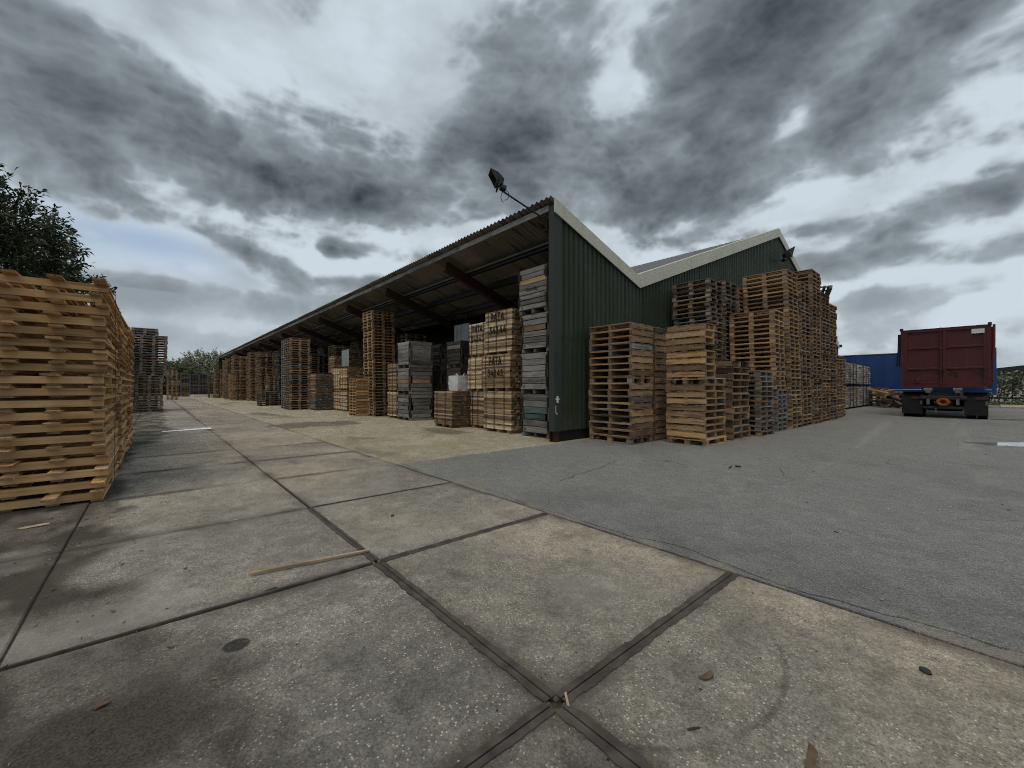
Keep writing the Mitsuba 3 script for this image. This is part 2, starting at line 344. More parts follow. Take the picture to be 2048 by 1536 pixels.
FV = []  # the six faces of a box: (normal axis, four corner signs)
for ax in range(3):
    b, c = (ax + 1) % 3, (ax + 2) % 3
    for s in (-1, 1):
        q = []
        for sb, sc in ((-1, -1), (1, -1), (1, 1), (-1, 1)):
            v = [0, 0, 0]
            v[ax], v[b], v[c] = s, sb, sc
            q.append(v)
        FV.append((ax, b, c, q if s > 0 else q[::-1]))
SIGN = np.array([v for f in FV for v in f[3]], float)
FACES = np.array([[4 * i + a, 4 * i + b, 4 * i + c] for i in range(6) for a, b, c in ((0, 1, 2), (0, 2, 3))])
CORNER = ((SIGN > 0) @ np.array([4, 2, 1])).astype(int)
UVS = {}
for la in range(3):
    o1, o2 = [a for a in range(3) if a != la]
    us = np.zeros((24, 3, 2)); off = np.zeros((24, 2))
    for i, (ax, b, c, q) in enumerate(FV):
        for k in range(4):
            r = 4 * i + k
            if ax == la:
                us[r, o1, 0] = us[r, o2, 1] = 0.5
                off[r] = (-20, 1.3)
            else:
                o = o1 if ax == o2 else o2
                us[r, la, 0] = 0.5
                us[r, o, 1] = 0.5
                off[r] = (3, 1.0 + 0.31 * (i % 3))
    UVS[la] = (us, off)
RNG = np.random.default_rng(11)


def box(cx, cy, cz, lx, ly, lz, pal=1, jit=0.0, rng=None):
    """A board: 24 vertices with uv along its length; pal picks the timber."""
    rng = rng or RNG
    L = np.array([lx, ly, lz], float)
    h = SIGN * (L / 2)
    if jit:
        h = h + rng.uniform(-jit, jit, (8, 3))[CORNER] * np.minimum(1, L / 0.03)
    la = int(np.argmax(L))
    us, off = UVS[la]
    uv = np.einsum('ra,rak->rk', SIGN * L, us) + off
    uv[:, 1] += 4 * (pal * 200 + int(rng.integers(200)))
    return h + (cx, cy, cz), FACES, uv


def join(gs):
    n = np.cumsum([0] + [len(g[0]) for g in gs])
    out = [np.vstack([g[0] for g in gs]), np.vstack([g[1] + a for g, a in zip(gs, n)])]
    if len(gs[0]) == 3:
        out.append(np.vstack([g[2] for g in gs]))
    return tuple(out)


def turn(g, c, rot=0.0, tx=0.0, ty=0.0):
    """Rotates a piece about the point c: rot about z, tx about x, ty about y."""
    R = trimesh.transformations.euler_matrix(tx, ty, rot)[:3, :3]
    return (((g[0] - c) @ R.T) + c, *g[1:])


def pbox(x0, x1, y0, y1, z0, z1, ch=0.0):
    """A plain box given by its limits, with chamfered edges when ch > 0."""
    if ch:
        s = np.array([[x, y, z] for x in (x0 + ch, x1 - ch) for y in (y0 + ch, y1 - ch) for z in (z0 + ch, z1 - ch)])
        pts = np.vstack([s + d for d in ([ch, 0, 0], [-ch, 0, 0], [0, ch, 0], [0, -ch, 0], [0, 0, ch], [0, 0, -ch])])
        return trimesh.convex.convex_hull(pts)
    m = trimesh.creation.box((x1 - x0, y1 - y0, z1 - z0))
    m.apply_translation(((x0 + x1) / 2, (y0 + y1) / 2, (z0 + z1) / 2))
    return m


def cat(ms):
    return trimesh.util.concatenate(ms)


def tube(pts, r, sides=8):
    p = np.asarray(pts, float)
    rad = np.broadcast_to(np.asarray(r, float), (len(p),))
    t = np.gradient(p, axis=0)
    t /= np.linalg.norm(t, axis=1, keepdims=True)
    a = np.cross(t, [0.123, 0.37, 0.92])
    a /= np.linalg.norm(a, axis=1, keepdims=True)
    b = np.cross(t, a)
    an = np.arange(sides) * 2 * np.pi / sides
    v = (p[:, None] + rad[:, None, None] * (np.cos(an)[None, :, None] * a[:, None] + np.sin(an)[None, :, None] * b[:, None])).reshape(-1, 3)
    f = []
    for i in range(len(p) - 1):
        for j in range(sides):
            k = (j + 1) % sides
            f += [[i * sides + j, i * sides + k, (i + 1) * sides + k], [i * sides + j, (i + 1) * sides + k, (i + 1) * sides + j]]
    e = len(v)
    v = np.vstack([v, p[:1], p[-1:]])
    for j in range(sides):
        k = (j + 1) % sides
        f += [[e, k, j], [e + 1, (len(p) - 1) * sides + j, (len(p) - 1) * sides + k]]
    return trimesh.Trimesh(v, f, process=False)


def rod(p, q, r, sides=8):
    return tube([p, q], r, sides)


ORD = ['', 'first', 'second', 'third', 'fourth', 'fifth', 'sixth', 'seventh', 'eighth', 'ninth', 'tenth', 'eleventh', 'twelfth', 'thirteenth', 'fourteenth', 'fifteenth', 'sixteenth', 'seventeenth',
       'eighteenth', 'nineteenth', 'twentieth']


def ordinal(n):
    if n <= 20:
        return ORD[n]
    t, u = divmod(n, 10)
    return {2: 'twentieth', 3: 'thirtieth', 4: 'fortieth'}[t] if u == 0 else {2: 'twenty', 3: 'thirty', 4: 'forty'}[t] + '-' + ORD[u]


# ------------------------------------------------------------------ ground
def sheet(x0, x1, y0, y1, z, nx=1, ny=1):
    xs, ys = np.linspace(x0, x1, nx + 1), np.linspace(y0, y1, ny + 1)
    v = np.array([[x, y, z] for y in ys for x in xs])
    f = [[j * (nx + 1) + i, j * (nx + 1) + i + 1, (j + 1) * (nx + 1) + i + 1, (j + 1) * (nx + 1) + i] for j in range(ny) for i in range(nx)]
    return v, np.array(f)


put('ground', sheet(-900, 900, -900, 900, -0.16), 'land_mat')
tag('ground', 'dull green land beyond the yard', kind='structure')
put('soil', sheet(-30, 4, -8, 26, -0.022), 'dirt_mat')
tag('soil', 'dark soil in the joints between the concrete slabs', kind='structure')
put('asphalt', pbox(3.39, 44.0, -40, 7.2, -0.12, 0.0), 'asphalt_mat')
tag('asphalt', 'grey asphalt yard beside the concrete slabs', kind='structure')
put('asphalt', pbox(44.0, 75, -40, 40, -0.12, 0.0), 'asphalt_mat')
tag('asphalt_001', 'grey asphalt far behind the lorry and the blue trailer', kind='structure')
put('apron', pbox(3.39, 17.5, 7.21, 110, -0.12, -0.003), 'apron_concrete')
tag('apron', 'pale gravelly concrete in front of and under the open shed', kind='structure')
put('far_paving', pbox(-30, 3.38, 25.3, 110, -0.12, -0.003), 'slab_concrete')
tag('far_paving', 'concrete paving of the yard running away beside the shed', kind='structure')
labels['paving'] = {'label': 'square concrete slabs laid in rows with dark joints', 'kind': 'structure'}
rs = random.Random(4)
for j in range(-3, 12):
    for i in range(-5, 1):
        x0, y0 = 1.387 + 2 * i, 1.298 + 2 * j
        g = 0.012 if i >= 0 else 0.008
        dz = rs.uniform(-0.004, 0.003)
        m = pbox(x0 + g, x0 + 2 - g, y0 + g, y0 + 2 - g, -0.1, dz, 0.009)
        c = (x0 + 1, y0 + 1, 0)
        m.apply_transform(trimesh.transformations.rotation_matrix(rs.uniform(-0.0025, 0.0025), [1, 0, 0], c) @ trimesh.transformations.rotation_matrix(rs.uniform(-0.0025, 0.0025), [0, 1, 0], c))
        put('slab', m, 'slab_concrete', 'paving')


# worn steel edging of the slabs, in short lengths, on both sides of a joint
def edging(x0, y0, x1, y1, w=0.04, side=1, fade=False):
    n = 90
    t = np.linspace(0, 1, n + 1)
    d = np.array([x1 - x0, y1 - y0])
    nn = np.array([-d[1], d[0]]) / np.linalg.norm(d) * side
    wid = w * (0.6 + 0.5 * np.array([meshkit.noise(np.array([k * 0.35 + x0 * 9, y0 * 5 + side, w])) for k in range(n + 1)]) + 0.28 * np.array([meshkit.noise(np.array([k * 1.9 + x0 * 9, y0 * 5 + side, w + 3])) for k in range(n + 1)]))
    if fade:
        wid = np.maximum(0.002, wid * (1 - t))
    lo = np.array([x0, y0]) + t[:, None] * d + nn * 0.004
    hi = lo + nn * wid[:, None]
    z = 0.0048
    v = np.vstack([np.c_[lo, np.full(n + 1, z)], np.c_[hi, np.full(n + 1, z)], np.c_[lo, np.full(n + 1, -0.03)], np.c_[hi, np.full(n + 1, -0.03)]])
    N = n + 1
    f = []
    for k in range(n):
        a, b, c, e = k, k + 1, N + k + 1, N + k
        f += [[a, b, c, e], [a, a + 2 * N, b + 2 * N, b], [e, c, c + 2 * N, e + 2 * N]]
    put('steel_edge', (v, np.array(f)), 'rust_steel_two', 'paving')


scene['rust_steel_two'] = {'type': 'twosided', 'bsdf': scene['rust_steel']}
for j in (-1, 0, 1):
    edging(1.387, 1.33 + 2 * j, 1.387, 3.26 + 2 * j, (0.044, 0.042, 0.03)[j + 1], 1)
    edging(1.387, 1.33 + 2 * j, 1.387, 3.26 + 2 * j, (0.042, 0.036, 0.026)[j + 1], -1)
edging(1.387, 5.33, 1.387, 7.26, 0.02, -1)
edging(1.42, 1.298, 3.36, 1.298, 0.04, 1)
edging(1.42, 1.298, 3.36, 1.298, 0.04, -1)
edging(1.42, 3.298, 3.36, 3.298, 0.032, 1)
edging(1.42, 3.298, 3.36, 3.298, 0.034, -1)
edging(1.42, 5.298, 3.36, 5.298, 0.022, 1)
edging(1.35, 1.298, -2.6, 1.298, 0.04, 1, True)
edging(1.35, 1.298, -2.6, 1.298, 0.034, -1, True)
edging(1.35, 3.298, -2.6, 3.298, 0.026, -1, True)


def puddle(cx, cy, rx, ry, rot, label, z=0.004, seed=0):
    n = 48
    an = np.arange(n) * 2 * np.pi / n
    r = 0.75 + 0.5 * meshkit.noise(np.c_[np.cos(an) * 1.7 + seed, np.sin(an) * 1.7, 0 * an]) + 0.2 * meshkit.noise(np.c_[np.cos(an) * 6 + seed, np.sin(an) * 6, 0 * an])
    x, y = np.cos(an) * r * rx, np.sin(an) * r * ry
    c, s = math.cos(rot), math.sin(rot)
    v = np.vstack([[[cx, cy, z]], np.c_[cx + x * c - y * s, cy + x * s + y * c, np.full(n, z)]])
    f = [[0, 1 + k, 1 + (k + 1) % n] for k in range(n)]
    key = put('puddle', (v, np.array(f)), 'puddle_water')
    tag(key, label, kind='structure')


puddle(16.6, -0.95, 1.5, 0.42, -0.86, 'bright rain puddle on the asphalt at the edge of the picture', seed=2)
puddle(28.6, -1.0, 1.2, 0.45, -0.9, 'thin rain puddle beside the lorry wheels', seed=5)
put('kerb_strip', pbox(43.5, 49.5, -40, -0.5, -0.1, 0.06, 0.01), 'apron_concrete')
tag('kerb_strip', 'pale concrete strip in front of the hedge', kind='structure')

# ------------------------------------------------------------------ the shed
X0, XV, XR, XE = 7.78, 11.72, 25.1, 38.4      # open side, valley, ridge, far eave
YG, YF = 7.35, 82.5                           # gable wall, far end
ZE, ZV, ZR = 6.27, 4.93, 9.76


def ztop(x):
    x = np.asarray(x, float)
    return np.where(x < XV, ZE + (ZV - ZE) * (x - X0) / (XV - X0), np.where(x < XR, ZV + (ZR - ZV) * (x - XV) / (XR - XV), ZR + (ZV - 0.35 - ZR) * (x - XR) / (XE - XR)))


shed = thing('storage_shed', 'long green metal shed with an open side and a pitched hall behind', 'shed')


def clad(xa, xb, za, zb, y, flip=False):
    """One sheet of trapezoid cladding in the gable; za, zb are heights or functions of x."""
    xs, ys = [], []
    x = xa
    while x < xb - 1e-6:
        for dx, dy in ((0, 0), (0.11, 0), (0.13, 0.034), (0.18, 0.034)):
            if x + dx <= xb + 1e-6:
                xs.append(x + dx); ys.append(y + dy)
        x += 0.2
    xs.append(xb); ys.append(y)
    xs, ys = np.array(xs), np.array(ys)
    lo = np.full(len(xs), za) if np.isscalar(za) else za(xs)
    hi = np.full(len(xs), zb) if np.isscalar(zb) else zb(xs)
    v = np.vstack([np.c_[xs, ys, lo], np.c_[xs, ys, hi]])
    n = len(xs)
    return v, np.array([[k, k + 1, n + k + 1, n + k] for k in range(n - 1)])


gable = shed + '__gable_wall'
labels[gable] = {'label': 'dark green ribbed metal gable wall with a folded roofline'}
x = X0 + 0.22
while x < XE - 0.1:
    xb = min(x + 1.0, XE)
    put('cladding_sheet', clad(x, xb, 0.28, 2.82, YG + 0.004), 'green_metal', gable)
    put('cladding_sheet', clad(x + 0.003, xb - 0.003 if xb < XE else xb, 2.76, lambda q: ztop(q) - 0.12, YG - 0.006), 'green_metal', gable)
    x = xb
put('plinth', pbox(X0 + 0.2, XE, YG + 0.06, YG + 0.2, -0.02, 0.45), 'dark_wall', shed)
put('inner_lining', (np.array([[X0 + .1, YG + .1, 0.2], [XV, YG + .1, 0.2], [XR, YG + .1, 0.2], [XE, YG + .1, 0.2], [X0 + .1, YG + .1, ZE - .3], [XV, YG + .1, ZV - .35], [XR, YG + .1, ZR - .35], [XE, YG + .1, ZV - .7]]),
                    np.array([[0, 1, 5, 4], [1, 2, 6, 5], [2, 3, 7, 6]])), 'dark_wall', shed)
put('corner_flashing', cat([pbox(X0 - 0.01, X0 + 0.26, YG - 0.034, YG - 0.022, 0.02 + 0.26, ZE - 0.2), pbox(X0 - 0.02, X0 - 0.008, YG - 0.034, YG + 0.16, 0.28, ZE - 0.12)]), 'flashing_metal', shed)
put('corner_column', cat([pbox(X0 + 0.02, X0 + 0.2, YG + 0.0, YG + 0.012, 0, ZE - 0.4), pbox(X0 + 0.02, X0 + 0.2, YG + 0.17, YG + 0.182, 0, ZE - 0.4), pbox(X0 + 0.1, X0 + 0.115, YG + 0.012, YG + 0.17, 0, ZE - 0.4)]), 'red_steel', shed)
# torn pale tape on the flashing
put('torn_tape', cat([pbox(X0 + 0.06, X0 + 0.13, YG - 0.040, YG - 0.035, 1.02, 1.20), pbox(X0 + 0.02, X0 + 0.17, YG - 0.041, YG - 0.036, 1.10, 1.135), pbox(X0 + 0.02, X0 + 0.035, YG - 0.041, YG - 0.036, 0.76, 0.95),
                      pbox(X0 + 0.035, X0 + 0.08, YG - 0.041, YG - 0.036, 0.73, 0.765)]), 'white_paint', shed)


def slope_strip(xa, xb, up, dn, y0, y1):
    """A barge board that follows the roof between xa and xb, from up above the roof line to dn below it."""
    za, zb = float(ztop(xa)), float(ztop(xb))
    v = np.array([[x, y, z + o] for (x, z) in ((xa, za), (xb, zb)) for y in (y0, y1) for o in (-dn, up)])
    return trimesh.convex.convex_hull(v)


def piece(xs, name, up, dn, y0, y1, m):
    for a, b in zip(xs[:-1], xs[1:]):
        put(name, slope_strip(a + 0.002, b - 0.002, up, dn, y0, y1), m, shed)


piece([X0 - 0.04, 9.6, XV - 0.004], 'barge_board', 0.02, 0.34, YG - 0.075, YG - 0.04, 'cream_trim')
piece([XV + 0.004, 12.35, 15.3, 18.3, 21.3, XR], 'barge_board', -0.03, 0.33, YG - 0.075, YG - 0.04, 'cream_trim')
piece([XR, 29.5, 34, XE], 'barge_board', -0.03, 0.33, YG - 0.075, YG - 0.04, 'cream_trim')
piece([XV + 0.03, 15.8, 20.2, XR], 'roof_capping', 0.13, 0.028, YG - 0.06, YG + 0.25, 'cream_trim')
piece([XR, 31, XE], 'roof_capping', 0.13, 0.028, YG - 0.06, YG + 0.25, 'cream_trim')


def wavy(xa, xb, za, zb, y0, y1, per=0.177, amp=0.026, nx=2, k=8):
    ny = int(round((y1 - y0) / per * k))
    ys = np.linspace(y0, y1, ny + 1)
    w = amp * np.sin(2 * np.pi * ys / per)
    rows = []
    for i in range(nx + 1):
        t = i / nx
        rows.append(np.c_[np.full(ny + 1, xa + (xb - xa) * t), ys, za + (zb - za) * t + w])
    v = np.vstack(rows)
    n = ny + 1
    return v, np.array([[i * n + j, (i + 1) * n + j, (i + 1) * n + j + 1, i * n + j + 1] for i in range(nx) for j in range(ny)])


roof = shed + '__canopy_roof'
labels[roof] = {'label': 'corrugated fibre cement roof over the open side'}
rr = random.Random(8)
xm = X0 + 2.05
y = YG - 0.03
W = 0.177 * 6
k = 0
while y < YF:
    near = y < 45
    zz = rr.uniform(-0.004, 0.004)
    put('roof_sheet', wavy(X0 - 0.16 + rr.uniform(-0.01, 0.01), xm + 0.1, float(ztop(X0)) + 0.055 + zz, float(ztop(xm + 0.1)) + 0.012 + zz, y, y + W + 0.03, k=8 if near else 5), 'fibre_roof', roof, smooth=True)
    put('roof_sheet', wavy(xm, XV + 0.05, float(ztop(xm)) - 0.03 + zz, float(ztop(XV)) - 0.03 + zz, y, y + W + 0.03, k=8 if near else 4), 'fibre_roof', roof, smooth=True)
    y += W
    k += 1
zc = lambda x: float(ztop(x))
put('hall_roof_slope', wavy(XV + 0.02, XR, zc(XV) + 0.03, ZR + 0.03, YG - 0.02, YF, per=0.3, amp=0.02, nx=1, k=4), 'hall_roof', shed)
put('hall_roof_slope', wavy(XR, XE + 0.2, ZR + 0.03, zc(XE) + 0.0, YG - 0.02, YF, per=0.6, amp=0.02, nx=1, k=3), 'hall_roof', shed)
# fascia boards under the sheets along the open side
y = YG + 0.17
while y < YF:
    y1 = min(y + 4.2, YF)
    dz = rr.uniform(-0.012, 0.012)
    put('fascia_board', turn(box(X0 + 0.0, (y + y1) / 2, ZE - 0.15 + dz, 0.035, y1 - y - 0.01, 0.15, 2, 0.004), ((X0), (y + y1) / 2, ZE - 0.15), 0, 0, 0.0), 'wood', shed)
    y = y1
put('far_gable_wall', cat([trimesh.convex.convex_hull(np.array([[a, yy, z] for yy in (YF, YF + 0.1) for a, z in ((X0, 0), (X0, ZE - 0.05), (XV, 0), (XV, ZV - 0.05))])),
                           trimesh.convex.convex_hull(np.array([[a, yy, z] for yy in (YF, YF + 0.1) for a, z in ((XV, 0), (XV, ZV - 0.05), (XR, ZR - 0.05), (XE, 0), (XE, ZV - 0.4))]))]), 'green_metal', shed)
put('added_inner_wall', pbox(13.6, 13.7, YG + 0.2, YF, -0.01, 5.2), 'dark_wall', shed)  # added dark wall; with dark filler stacks it keeps the interior near black
put('outer_wall', pbox(XE - 0.06, XE, YG + 0.01, YF, 0.0, ZV - 0.45), 'green_metal', shed)
put('gutter_end', cat([pbox(XE - 0.02, XE + 0.26, YG - 0.2, YG + 3, ZV - 0.55, ZV - 0.37)]), 'green_metal', shed)


def beam(p, q, w, h, m, name):
    """A steel I section from p to q, upright."""
    p, q = np.array(p, float), np.array(q, float)
    L = np.linalg.norm(q - p)
    ms = []
    for z0, z1, ww in ((h / 2 - 0.02, h / 2, w), (-h / 2, -h / 2 + 0.02, w), (-h / 2 + 0.02, h / 2 - 0.02, 0.02)):
        ms.append(pbox(0, L, -ww / 2, ww / 2, z0, z1))
    b = cat(ms)
    d = (q - p) / L
    s = np.cross([0, 0, 1], d); s /= np.linalg.norm(s)
    M = np.eye(4)
    M[:3, 0], M[:3, 1], M[:3, 2], M[:3, 3] = d, s, np.cross(d, s), p
    b.apply_transform(M)
    put(name, b, m, shed)


for k in range(15):
    y = YG + 5.1 * k + 0.35
    beam((X0 + 0.1, y, ZE - 0.5), (XV + 0.1, y, zc(XV) - 0.52), 0.17, 0.34, 'red_steel', 'rafter')
    beam((XV + 0.2, y, zc(XV) - 0.55), (13.6, y, zc(13.6) - 0.55), 0.17, 0.34, 'red_steel', 'rafter')
    put('column', cat([pbox(XV - 0.1, XV + 0.1, y - 0.1, y - 0.085, 0, zc(XV) - 0.5), pbox(XV - 0.1, XV + 0.1, y + 0.085, y + 0.1, 0, zc(XV) - 0.5), pbox(XV - 0.01, XV + 0.01, y - 0.085, y + 0.085, 0, zc(XV) - 0.5)]), 'red_steel', shed)
for xx, m in ((X0 + 1.1, 'dark_steel'), (X0 + 2.1, 'dark_steel'), (X0 + 3.1, 'dark_steel')):
    z = zc(xx) - 0.1
    put('purlin', cat([pbox(xx - 0.03, xx + 0.03, YG + 0.1, YF, z - 0.22, z - 0.03), pbox(xx - 0.1, xx + 0.06, YG + 0.1, YF, z - 0.236, z - 0.221)]), m, shed)
put('conduit_pipe', rod((X0 + 0.98, YG + 0.2, zc(X0 + 0.98) - 0.24), (X0 + 0.98, YF - 1, zc(X0 + 0.98) - 0.24), 0.035), 'worn_steel', shed)
hs = thing('hanging_sheet', 'pale corrugated sheet hanging in the dark of the shed', 'metal sheet')
v, f = wavy(0, 0.9, 0, 0, 0, 1.25, per=0.15, amp=0.03, nx=1)
put('sheet', (np.c_[10.6 + v[:, 2], 15.2 + v[:, 1], 3.4 + v[:, 0]], f), 'pale_sheet', hs, smooth=True)
put('hook', cat([rod((10.6, 15.5, 4.25), (10.6, 15.5, 4.95), 0.012), rod((10.6, 16.2, 4.25), (10.6, 16.2, 4.95), 0.012)]), 'dark_steel', hs)


# ------------------------------------------------------------------ floodlights
def frame_mesh(m, o, fwd, up=(0, 0, 1)):
    f = np.array(fwd, float); f /= np.linalg.norm(f)
    s = np.cross(up, f); s /= np.linalg.norm(s)
    M = np.eye(4)
    M[:3, 0], M[:3, 1], M[:3, 2], M[:3, 3] = f, s, np.cross(f, s), o
    m = m.copy(); m.apply_transform(M)
    return m


def floodlight(o, fwd, label, arm0, s=1.0, loop=True):
    """Axis x = the way the lamp looks; the arm ends behind it."""
    t = thing('floodlight', label, 'floodlight')
    H = trimesh.convex.convex_hull
    body = H(np.array([[x, y, z] for x, w, h in ((-0.15, 0.12, 0.10), (0.0, 0.2, 0.155), (0.10, 0.235, 0.19)) for y in (-w, w) for z in (-h, h)]) * s)
    put('housing', frame_mesh(body, o, fwd), 'dark_steel', t)
    put('lens', frame_mesh(pbox(0.101 * s, 0.112 * s, -0.215 * s, 0.215 * s, -0.17 * s, 0.17 * s), o, fwd), 'lamp_glass', t)
    vis = cat([H(np.array([[0.10, -0.24, 0.19], [0.10, 0.24, 0.19], [0.10, -0.24, 0.2], [0.10, 0.24, 0.2], [0.42, -0.26, 0.235], [0.42, 0.26, 0.235], [0.42, -0.26, 0.245], [0.42, 0.26, 0.245]]) * s)]
              + [H(np.array([[0.10, q, 0.2], [0.10, q, -0.15], [0.42, q * 1.08, 0.235], [0.10, q * 1.03, 0.2], [0.10, q * 1.03, -0.15], [0.42, q * 1.11, 0.235]]) * s) for q in (-0.24, 0.24)])
    put('visor', frame_mesh(vis, o, fwd), 'dark_steel', t)
    put('gear_box', frame_mesh(pbox(-0.3 * s, -0.06 * s, -0.13 * s, 0.13 * s, -0.27 * s, -0.11 * s, 0.02), o, fwd), 'dark_steel', t)
    br = cat([pbox(-0.02 * s, 0.03 * s, -0.275 * s, -0.262 * s, -0.28 * s, 0.05 * s), pbox(-0.02 * s, 0.03 * s, 0.262 * s, 0.275 * s, -0.28 * s, 0.05 * s), pbox(-0.02 * s, 0.03 * s, -0.275 * s, 0.275 * s, -0.292 * s, -0.28 * s)])
    put('bracket', frame_mesh(br, o, fwd), 'dark_steel', t)
    if loop:
        an = np.linspace(0, 2 * np.pi, 20)
        lp = frame_mesh(tube(np.c_[-0.2 + 0.09 * np.sin(an), 0 * an + 0.02 * an, -0.33 - 0.13 * np.cos(an) * 1.0], 0.009, 6), o, fwd)
        put('cable', lp, 'rubber', t)
    fwd = np.array(fwd) / np.linalg.norm(fwd)
    put('arm', rod(arm0, np.array(o) - fwd * 0.02 * s + np.array([0, 0, -0.28 * s]), 0.034 * s), 'dark_steel', t)
    return t


floodlight((6.26, 7.72, 6.40), (-0.86, 0.45, 0.20), 'black floodlight on a long arm above the open corner of the shed', (7.95, 7.6, 5.78), 0.66)
floodlight((24.75, 6.85, 8.28), (0.72, -0.62, 0.42), 'black floodlight on the green gable just under the ridge', (24.5, YG, 8.1), 0.95, loop=False)


# ------------------------------------------------------------------ pallets
def pick(rng, pals):
    p, w = zip(*pals)
    return int(rng.choice(p, p=np.array(w) / sum(w)))


def block_pallet(lx, ly, h, rng, pals, along='y'):
    """Nine blocks, perimeter boards and a slatted deck: list of (part name, piece), centred on the origin, standing on z = 0."""
    out = []
    t = min(0.024, h * 0.16)
    a, b = (ly, lx) if along == 'y' else (lx, ly)        # a: length of deck boards
    P = lambda: pick(rng, pals)

    def bx(ca, cb, cz, la, lb, lz, name):
        g = box(cb, ca, cz, lb, la, lz, P(), 0.003, rng) if along == 'y' else box(ca, cb, cz, la, lb, lz, P(), 0.003, rng)
        out.append((name, g))
    n = 5
    wid = [0.145, 0.1, 0.145, 0.1, 0.145]
    for i in range(n):
        w = wid[i] * b / 0.8 if b < 0.8 else wid[i] * (1 + (b - 0.8) * 0.6)
        cb = -b / 2 + w / 2 + (b - w) * i / (n - 1)
        bx(rng.uniform(-.006, .006), cb, h - t / 2 - 0.001, a, w, t, 'deck_board')
    for ca in (-a / 2 + 0.07, 0, a / 2 - 0.07):
        bx(ca, 0, h - 1.5 * t - 0.001, 0.145, b, t - 0.001, 'cross_board')
    for cb in (-b / 2 + 0.055, 0, b / 2 - 0.055):
        for ca in (-a / 2 + 0.07, 0, a / 2 - 0.07):
            bx(ca + rng.uniform(-.004, .004), cb, (h - 2 * t + t) / 2, 0.14, 0.105, h - 3 * t - 0.002, 'block')
        bx(0, cb, t / 2 + 0.0005, a, 0.105, t - 0.001, 'bottom_board')
    return out


def stringer_pallet(lx, ly, h, rng, pals, along='x', nb=7, over=0.0, bottoms=3, ns=3, broken=0.0, top_in=0.0, bot_over=None):
    """Boards on edge running along one way, deck boards across them above and below. over: how far the cross boards stick out."""
    out = []
    t = 0.028 if bot_over is not None else 0.022
    a, b = (lx, ly) if along == 'x' else (ly, lx)        # a: along the stringers
    P = lambda: pick(rng, pals)

    def bx(ca, cb, cz, la, lb, lz, name, j=0.003):
        g = box(ca, cb, cz, la, lb, lz, P(), j, rng) if along == 'x' else box(cb, ca, cz, lb, la, lz, P(), j, rng)
        out.append((name, g))
    sw = 0.075
    for k in range(ns):
        cb = -b / 2 + sw / 2 + (b - sw) * k / (ns - 1) * 1.0
        bx(rng.uniform(-.006, .006), cb, h / 2, a, sw, h - 2 * t - 0.002, 'stringer')
    for k in range(nb):
        if rng.random() < broken and 0 < k < nb - 1:
            continue
        w = min(0.12, a / nb * 0.8)
        ca = -a / 2 + w / 2 + (a - w) * k / (nb - 1)
        o = over * rng.uniform(0.3, 1.3) - top_in
        bx(ca + rng.uniform(-.01, .01), rng.uniform(-.012, .012), h - t / 2 - 0.001, w, b + 2 * o, t - 0.001, 'deck_board')
    for k in range(bottoms):
        w = 0.11
        ca = -a / 2 + w / 2 + (a - w) * k / (bottoms - 1)
        o = over * rng.uniform(0.5, 1.1) - top_in if bot_over is None else bot_over
        bx(ca + rng.uniform(-.012, .012), rng.uniform(-.01, .01), t / 2 + 0.0005, w, b + 2 * o, t - 0.001, 'bottom_board')
    return out


MASS = []                     # pallets past the limit, too far to single out


def stack(make, name, x, y, lx, ly, z0, z1, n, pals, desc, look, seed, parts=True, mass=False, lean=(0, 0), jit=0.012, group=None, first=1, total=None, special=None):
    """n pallets from z0 to z1 on the footprint whose near corner is (x, y)."""
    rng = np.random.default_rng(seed)
    h = (z1 - z0) / n
    ox = oy = 0.0
    for k in range(n):
        cx = x + lx / 2 + lean[0] * k + rng.uniform(-jit, jit) + ox
        cy = y + ly / 2 + lean[1] * k + rng.uniform(-jit, jit) + oy
        pp = pals
        if len(pals) > 2 and rng.random() < 0.8:         # most pallets are of one tone
            one = pick(rng, pals)
            pp = [(one, 4)] + list(pals)
        mk, word = make, look
        if special and k in special:
            mk, word = special[k]
        gs = mk(lx, ly, h - 0.001, rng, pp)
        rot = rng.uniform(-1, 1) * jit * 0.9
        c = np.array([0, 0, h / 2])
        gs = [(nm, turn(g, c, rot, rng.uniform(-.0015, .0015), rng.uniform(-.0015, .0015))) for nm, g in gs]
        gs = [(nm, (g[0] + (cx, cy, z0 + k * h), g[1], g[2])) for nm, g in gs]
        if mass:
            MASS.append(join([g for _, g in gs]))
            continue
        key = numbered(name)
        lv = k + first
        tot = total or n
        where = 'topmost in' if lv == tot else ('lowest in' if lv == 1 else f'{ordinal(lv)} up in')
        tag(key, f'{word} pallet, {where} {desc}', 'pallet', group or f'pallets in {desc}')
        if parts:
            for nm, g in gs:
                put(nm, g, 'wood', key)
        else:
            scene[key] = mikit.ply(join([g for _, g in gs])[:2], 'wood', uv=join([g for _, g in gs])[2])


